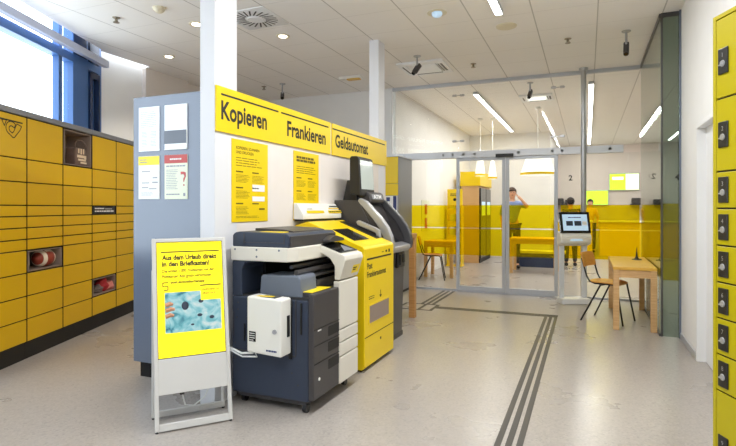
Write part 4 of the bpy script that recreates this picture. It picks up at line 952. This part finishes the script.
def sprinkler(label, x, y):
    t = fixture('sprinkler', label, x, y, 'sprinkler', 'sprinklers')
    b = MB(); b.lathe([(.04, -.006), (.045, 0)]); b.lathe([(.012, -.05), (.016, -.03), (.012, -.006)], n=12); obj('body', b, M['sprinkler'], t)
    b = MB(); b.lathe([(.035, -.058), (.035, -.054)], n=16); b.tube([(-.02, 0, -.03), (-.024, 0, -.05), (0, 0, -.056)], .003, 5); b.tube([(.02, 0, -.03), (.024, 0, -.05), (0, 0, -.056)], .003, 5); obj('deflector', b, M['sprinkler'], t)
sprinkler('brass sprinkler head above the left lockers near the window', -5.02, 4.48)
sprinkler('brass sprinkler head between strip light and camera near the glass front', -.23, 7.3)
sprinkler('brass sprinkler head in front of the glass, right of the square vent', -1.6, 8.01)
sprinkler('brass sprinkler head behind the Kopieren sign', -5.4, 8.05)
# swirl vent
t = fixture('swirl_vent', 'round swirl air vent with dark slots beside the first column', -3.55, 5.12, 'vent')
b = MB(); b.box(-.29, .29, -.29, .29, -.012, 0, .003); b.lathe([(.09, -.022), (.1, -.012)], n=24); obj('plate', b, M['white_metal'], t)
b = MB()
for i in range(22):
    a = 2*PI*i/22; b.M = Matrix.Rotation(a, 4, 'Z'); b.raw([(.12, -.012, -.0135), (.25, .04, -.0135), (.25, .06, -.0135), (.12, .006, -.0135), (.12, -.012, -.0125), (.25, .04, -.0125), (.25, .06, -.0125), (.12, .006, -.0125)], [(0, 1, 2, 3), (7, 6, 5, 4), (0, 4, 5, 1), (1, 5, 6, 2), (2, 6, 7, 3), (3, 7, 4, 0)])
b.M = Matrix(); obj('slots', b, M['black'], t)
# square cassette vent
def cassette(label, x, y, s_, lit=False):
    t = fixture('square_vent', label, x, y, 'vent')
    b = MB(); q = s_/2
    for a in range(4):
        b.M = Matrix.Rotation(a*PI/2, 4, 'Z'); b.prism([(-q, -q), (q, -q), (q-.12, -q+.12), (-q+.12, -q+.12)], 'z', -.03, 0, .003)
    b.M = Matrix(); obj('surround', b, M['white_metal'], t)
    b = MB(); b.box(-q+.14, q-.14, -q+.14, q-.14, -.035, 0, .006); obj('grille', b, M['scr_white'] if lit else M['white_metal'], t)
    b = MB(); b.box(-q+.05, -q+.075, -q+.15, q-.15, -.0315, -.03); b.box(q-.075, q-.04, -q+.15, q-.15, -.0315, -.03); b.box(q-.11, q-.09, -q+.15, q-.15, -.0315, -.03); b.box(-q+.15, q-.15, q-.09, q-.06, -.0315, -.03); obj('slot', b, M['charcoal'], t)
cassette('large square air vent on the ceiling behind the second column', -2.33, 7.9, .72)
cassette('lit square ceiling panel in the hall above the doors', -.92, 10.9, .62, True)
# cameras
def camera(label, x, y, yaw, drop=.26, tilt=-35):
    t = thing('security_camera', label, 'camera', (x, y, H), math.radians(yaw), group='security cameras on drop poles')
    b = MB(); b.lathe([(.05, -.012), (.055, 0)], n=18); b.cyl(.014, -drop, -.01, n=10); obj('drop_pole', b, M['silver'], t)
    b = MB(Matrix.Translation((0, 0, -drop)) @ Matrix.Rotation(math.radians(-tilt), 4, 'Y')); b.box(-.07, .10, -.032, .032, -.036, .028, .01); b.cyl(.03, .10, .13, n=14, axis='x'); bd = obj('body', b, M['charcoal'], t)
    b = MB(Matrix.Translation((0, 0, -drop)) @ Matrix.Rotation(math.radians(-tilt), 4, 'Y')); b.cyl(.022, .13, .134, n=14, axis='x'); obj('lens', b, M['screen_black'], bd)
camera('dark camera on a drop pole behind the Kopieren sign', -4.98, 8.0, -60, .2)
camera('dark tilted camera on a drop pole before the square vent', -2.27, 7.29, -115, .17, -50)
camera('dark camera on a drop pole near the glass side wall', .45, 7.26, -95, .2, -55)
camera('dark camera on a drop pole behind the glass above the doors', -.92, 9.6, -100, .18, -50)

# ------------------------------------------------------------------ people behind the glass
def person(label, loc, rz, hgt, pose, top, legs, hair, skin='skin'):
    t = thing('person', label, 'person', loc, rz)
    k = hgt/1.75
    J = {'pelvis': (0, 0, .95), 'waist': (0, 0, 1.10), 'chest': (0, 0, 1.30), 'neck0': (0, 0, 1.46), 'neck': (.005, 0, 1.52), 'head0': (.015, 0, 1.57), 'head1': (.02, 0, 1.64), 'head2': (.012, 0, 1.72)}
    for s_, n in ((1, 'l'), (-1, 'r')):
        J.update({'hip'+n: (0, .09*s_, .90), 'knee'+n: (.01, .10*s_, .48), 'ank'+n: (-.02, .105*s_, .09), 'toe'+n: (.13, .12*s_, .035),
                  'sh'+n: (0, .17*s_, 1.41), 'el'+n: (-.02, .23*s_, 1.13), 'wr'+n: (.07, .22*s_, .90), 'ha'+n: (.11, .215*s_, .82)})
    J.update(pose)
    Rr = {'pelvis': (.15, .11), 'waist': (.135, .10), 'chest': (.15, .11), 'neck0': (.07, .07), 'neck': (.052, .052), 'head0': (.066, .07), 'head1': (.078, .095), 'head2': (.06, .075)}
    for n in 'lr': Rr.update({'hip'+n: .088, 'knee'+n: .058, 'ank'+n: .038, 'toe'+n: .032, 'sh'+n: .058, 'el'+n: .043, 'wr'+n: .029, 'ha'+n: .034})
    E = [('pelvis', 'waist'), ('waist', 'chest'), ('chest', 'neck0'), ('neck0', 'neck'), ('neck', 'head0'), ('head0', 'head1'), ('head1', 'head2')]
    for n in 'lr': E += [('pelvis', 'hip'+n), ('hip'+n, 'knee'+n), ('knee'+n, 'ank'+n), ('ank'+n, 'toe'+n), ('chest', 'sh'+n), ('sh'+n, 'el'+n), ('el'+n, 'wr'+n), ('wr'+n, 'ha'+n)]
    def skin_mesh(names, edges, grow, sub=2):
        idx = {n: i for i, n in enumerate(names)}
        me = bpy.data.meshes.new('s'); me.from_pydata([Vector(J[n])*k for n in names], [(idx[a], idx[b]) for a, b in edges], [])
        o = bpy.data.objects.new('s', me); C.objects.link(o)
        md = o.modifiers.new('s', 'SKIN'); md.use_smooth_shade = True
        for i, n in enumerate(names):
            r = Rr[n]; r = r if isinstance(r, tuple) else (r, r)
            me.skin_vertices[0].data[i].radius = (r[0]*k+grow, r[1]*k+grow)
        me.skin_vertices[0].data[0].use_root = True
        o.modifiers.new('u', 'SUBSURF').levels = sub
        m2 = bpy.data.meshes.new_from_object(o.evaluated_get(bpy.context.evaluated_depsgraph_get()))
        b = MB(); b.bm.from_mesh(m2); bpy.data.objects.remove(o)
        for f in b.bm.faces: f.smooth = True
        return b
    b = skin_mesh(list(J), E, 0)
    hd = (Vector(J['head1']))*k
    b.ball(hd+Vector((.075, 0, -.005))*k, .016*k, 8, (1.2, .7, 1.3))                                    # nose
    for s_ in (1, -1): b.ball(hd+Vector((-.005, .078*s_, 0))*k, .022*k, 8, (.8, .35, 1.3))               # ears
    for n in 'lr':
        ha, wr = Vector(J['ha'+n])*k, Vector(J['wr'+n])*k; dv = (ha-wr).normalized(); sd = dv.cross(Vector((0, 1, .2))).normalized()
        for q in range(4):
            p0 = ha+sd*(q-1.5)*.018; L = (.055, .068, .064, .05)[q]; p1 = p0+dv*L*.6; b.tube([p0, p1, p1+(dv+Vector((.5, 0, 0))).normalized()*L*.5], [.009, .008, .006], 6)
        p0 = wr+dv*.02; b.tube([p0, p0+(dv+sd*.9).normalized()*.05, p0+(dv*1.4+sd*.7).normalized()*.085], [.011, .009, .007], 6)
    obj('body', b, M[skin], t)
    b = MB()
    for s_ in (1, -1): b.ball(hd+Vector((.073, .03*s_, .018))*k, .009*k, 6)
    b.ball(hd+Vector((.075, 0, -.042))*k, .016*k, 6, (.4, 1.3, .35)); obj('eyes_and_mouth', b, M['hair_dark'], t)
    b = MB(); b.ball(hd+Vector((-.018, 0, .030))*k, .108*k, 14, (.98, .92, 1.0)); hb = b.bm
    for v in list(hb.verts):
        q = v.co-hd
        if q.x > .03*k and q.z < .055*k: v.co.x = hd.x+.02*k
        if q.z < -.06*k: v.co.z = hd.z-.06*k
    obj('hair', b, M[hair], t)
    nm = ['pelvis', 'waist', 'chest', 'neck0']; ed = E[:3]
    for n in 'lr': nm += ['sh'+n, 'el'+n]; ed = ed+[('chest', 'sh'+n), ('sh'+n, 'el'+n)]
    obj('shirt', skin_mesh(nm, ed, .016), M[top], t)
    nm = ['pelvis']; ed = []
    for n in 'lr': nm += ['hip'+n, 'knee'+n, 'ank'+n]; ed += [('pelvis', 'hip'+n), ('hip'+n, 'knee'+n), ('knee'+n, 'ank'+n)]
    obj('trousers', skin_mesh(nm, ed, .018), M[legs], t)
    for s_, n in ((1, 'l'), (-1, 'r')):
        a, c = Vector(J['ank'+n])*k, Vector(J['toe'+n])*k; b = MB(); b.tube([a+Vector((-.05, 0, -.045*k)), a+Vector((0, 0, -.04*k)), c+Vector((0, 0, .01)), c+Vector((.035, 0, .005))], [.04, .046, .042, .022], 10)
        for v in b.bm.verts: v.co.z = max(v.co.z, .002)
        obj('shoe', b, M['shoes'], t)
    return t
person('person in a light blue shirt, one hand raised, behind the long table', (-1.66, 13.0, 0), math.radians(-75), 1.93,
       {'ell': (.12, .31, 1.33), 'wrl': (.20, .16, 1.50), 'hal': (.14, .10, 1.57), 'head1': (.03, -.01, 1.635)}, 'shirt_blue', 'trousers', 'hair')
person('person in a dark shirt seen from behind at the first counter', (-.38, 14.1, 0), math.radians(100), 1.70, {'elr': (.12, -.25, 1.12), 'wrr': (.30, -.18, 1.14), 'har': (.38, -.16, 1.16)}, 'shirt_dark', 'trousers', 'hair_dark', 'skin_dark')
person('person in a yellow shirt standing behind the service counters', (.10, 18.7, 0), math.radians(-95), 1.72, {}, 'shirt_yellow', 'trousers', 'hair_dark')

# ------------------------------------------------------------------ light, sky, camera
def area(name, loc, sx, sy, power, rot=(0, 0, 0), col=(1, .97, .93)):
    L = bpy.data.lights.new(name, 'AREA'); L.shape = 'RECTANGLE'; L.size = sx; L.size_y = sy; L.energy = power; L.color = col
    o = bpy.data.objects.new(name, L); C.objects.link(o); o.location = loc; o.rotation_euler = rot; return o
area('strip_light_front', (-.905, 2.2, H-.06), .07, 7.4, 155, col=(.95, .98, 1))
area('strip_light_hall', (-1.95, 12.6, H-.06), .07, 5.2, 60)
area('strip_light_hall_post', (.07, 14.5, H-.06), .07, 9, 85)
area('strip_light_hall_side', (2.4, 13.6, H-.06), .07, 10, 85)
for i, (x, y) in enumerate(((-4.31, 5.0), (-5.6, 5.92), (-3.59, 5.78))):
    L = bpy.data.lights.new('downlight_lamp', 'SPOT'); L.energy = 60; L.spot_size = math.radians(100); L.spot_blend = .6; L.shadow_soft_size = .05; L.color = (1, .93, .82)
    o = bpy.data.objects.new('downlight_lamp', L); C.objects.link(o); o.location = (x, y, H-.03)
w = bpy.data.worlds.new('sky'); S.world = w; w.use_nodes = True
bg = w.node_tree.nodes['Background']; bg.inputs[0].default_value = (.84, .92, 1.0, 1); bg.inputs[1].default_value = 4.4
cd = bpy.data.cameras.new('camera'); cam = bpy.data.objects.new('camera', cd); C.objects.link(cam)
cd.sensor_width = 36; cd.lens = 525/736*36; cd.shift_y = -15/736; cd.clip_start = .05
cam.location = (0, 0, 1.45); cam.rotation_euler = (PI/2, 0, TH)
S.camera = cam
S.view_settings.view_transform = 'Standard'; S.view_settings.look = 'None'; S.view_settings.gamma = 1; S.view_settings.use_curve_mapping = False
S.view_settings.exposure = 0.12
S.cycles.max_bounces = 10; S.cycles.transparent_max_bounces = 24; S.cycles.diffuse_bounces = 5
